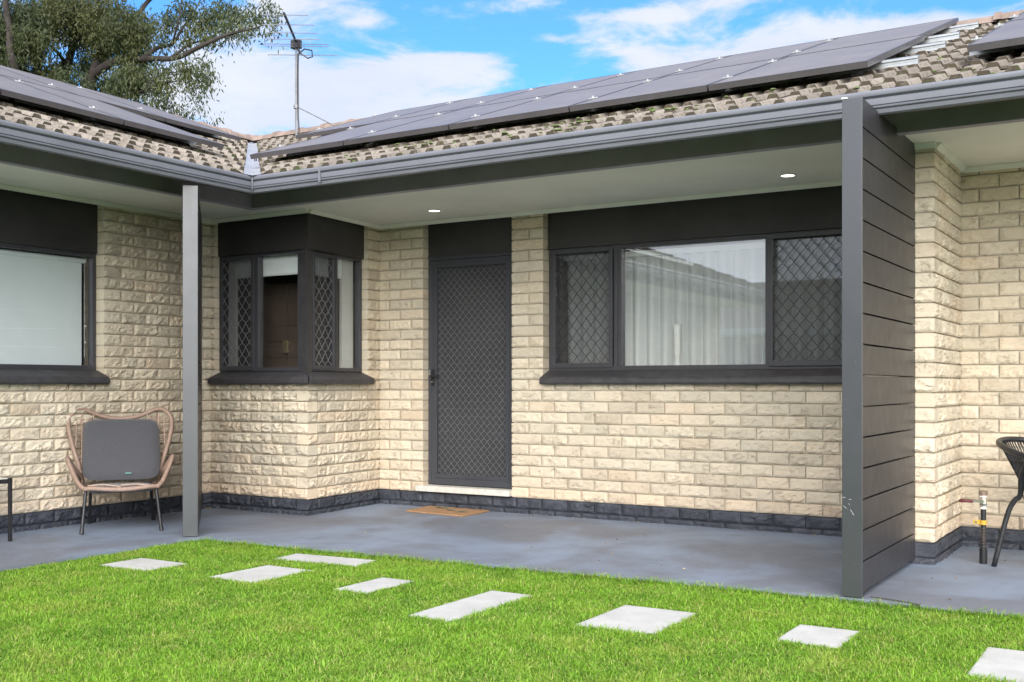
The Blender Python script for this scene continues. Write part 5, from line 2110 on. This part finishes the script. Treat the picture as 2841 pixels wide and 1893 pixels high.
spots = [(470, 35, 19.3, 28, 30), (440, 60, 19, 22, 22), (520, 20, 19.4, 40, 30), (560, 60, 19.3, 35, 30), (600, 30, 19.5, 45, 38), (650, 25, 19.2, 48, 35), (690, 40, 19.0, 30, 32),
         (735, 10, 19, 22, 22), (765, 25, 19, 12, 15), (625, 70, 18.8, 40, 25), (575, 90, 18.9, 32, 22), (670, 75, 18.7, 26, 18), (745, 62, 18.6, 14, 16), (757, 80, 18.6, 10, 10), (530, 80, 19.2, 22, 20),
         (450, 100, 19.1, 22, 20), (420, 70, 19.6, 16, 30), (500, 100, 19.2, 24, 14), (470, 200, 19, 32, 26), (520, 185, 18.9, 28, 26), (555, 170, 18.8, 20, 24), (575, 195, 18.8, 18, 28),
         (540, 215, 18.9, 28, 18), (440, 180, 19.2, 28, 22), (500, 165, 19, 25, 15), (470, 235, 19, 26, 20), (420, 290, 19, 35, 20), (480, 300, 19.2, 45, 18), (520, 310, 19.3, 25, 12), (445, 255, 19, 28, 22), (548, 268, 18.8, 8, 20), (560, 235, 18.8, 10, 14),
         (510, 238, 18.9, 16, 10), (560, 320, 19.4, 14, 9), (345, 270, 19.2, 40, 20), (400, 240, 19.1, 35, 18), (600, 330, 22, 20, 6), (380, 30, 20, 25, 30)]
for (u, v, b, ru, rv) in spots:
    CL.append((u, v, b, ru, rv, int(ru * rv * 0.42), 0.5))
# crown beyond the frame so that the tree is whole
for i in range(40):
    th = i * 2.4
    CL.append((150 + 420 * math.cos(th) * (0.4 + 0.6 * (i % 5) / 5), -190 - 190 * (i % 7) / 6, 20 + 3 * math.sin(th), 95, 85, 900, 0.0))
LV, LC = [], []
for (u, v, b, ru, rv, cnt, sp) in CL:
    c = np.array(cp_(u, v, b))
    sx = ru / 3029 * b * 1.0; sz = rv / 3029 * b * 1.0
    # twigs: leaves gather round a handful of drooping sprays
    ntw = max(3, cnt // 26)
    d = rg.normal(0, 1, (ntw, 3)); d /= np.linalg.norm(d, axis=1)[:, None] + 1e-9
    rad = rg.random(ntw) ** 0.45
    tw = c + d * rad[:, None] * np.array([sx, sx, sz])
    per = max(1, cnt // ntw)
    ctr = np.repeat(tw, per, axis=0) + rg.normal(0, 0.085, (ntw * per, 3)) + np.stack([np.zeros(ntw * per), np.zeros(ntw * per), -np.abs(rg.normal(0, 0.11, ntw * per))], 1)
    n = len(ctr)
    L = rg.uniform(0.05, 0.125, n); Wd = rg.uniform(0.0075, 0.017, n)
    down = np.stack([rg.normal(0, 0.55, n), rg.normal(0, 0.55, n), -np.abs(rg.normal(0.9, 0.4, n))], 1)
    down /= np.linalg.norm(down, axis=1)[:, None]
    sd = np.cross(down, rg.normal(0, 1, (n, 3))); sd /= np.linalg.norm(sd, axis=1)[:, None] + 1e-9
    q = np.stack([ctr, ctr + down * (L * 0.45)[:, None] + sd * Wd[:, None], ctr + down * L[:, None], ctr + down * (L * 0.45)[:, None] - sd * Wd[:, None]], 1)
    LV.append(q)
    tone = np.repeat(rg.random(ntw), per)
    LC.append(np.stack([np.clip(tone * 0.7 + rg.random(n) * 0.3, 0, 1), np.full(n, rg.random() ** 2)], 1))
LV = np.concatenate(LV); LC = np.concatenate(LC)
n = len(LV)
tb = np.array(tree['base'])
me = bpy.data.meshes.new('crown')
me.vertices.add(n * 4); me.vertices.foreach_set('co', (LV * K - tb).astype(np.float32).ravel())
me.loops.add(n * 4); me.loops.foreach_set('vertex_index', np.arange(n * 4, dtype=np.int32))
me.polygons.add(n); me.polygons.foreach_set('loop_start', (np.arange(n) * 4).astype(np.int32))
me.update(calc_edges=True)
at = me.color_attributes.new('tint', 'FLOAT_COLOR', 'CORNER')
cc = np.zeros((n, 4, 4), dtype=np.float32); cc[:, :, 0] = LC[:, None, 0]; cc[:, :, 1] = LC[:, None, 1]; cc[:, :, 3] = 1
at.data.foreach_set('color', cc.ravel())
me.materials.append(M['leaf'])
co3 = bpy.data.objects.new('crown', me)
COL.objects.link(co3); co3.parent = tree

# ================================================================== the unit across the lawn, seen as a reflection in the glass
op = thing('brick_house', 'neighbouring tiled-roof unit across the lawn, seen only as a reflection in the wide window', 'house', (-8.0, -13.0, 0))
w_ = MB(); w_.box(-14, -19.0, ZG, 6, -13.4, 2.4); w_.build('wall', M['renderwall'], op)
r_ = MB()
ze, yz = 2.45, -12.2
r_.add([(-15, yz, ze), (7, yz, ze), (7, -20.2, ze), (-15, -20.2, ze), (-11, -16.2, 4.0), (2.0, -16.2, 4.0)],
       [(1, 0, 4, 5), (0, 3, 4), (3, 2, 5, 4), (2, 1, 5)])
r_.build('roof', M['tile'], op)
r_ = MB(); r_.box(-15, -12.2, 2.30, 7, -12.1, 2.45); r_.build('gutter', M['cornice'], op)
r_ = MB(); r_.box(-14.9, -13.4, 2.28, 6.9, -12.2, 2.30); r_.build('soffit', M['soffit'], op)
for x in (-10, -6, -2):
    w_ = MB(); w_.box(x, -13.40, 1.0, x + 1.6, -13.37, 2.1); wo = w_.build('window', M['frame'], op)
    w_ = MB(); w_.box(x + .06, -13.37, 1.06, x + 1.54, -13.36, 2.04); w_.build('pane', M['board'], wo)
r_ = MB(); r_.box(-15.5, 0, 0, -15.4, 0.01, 0.01)
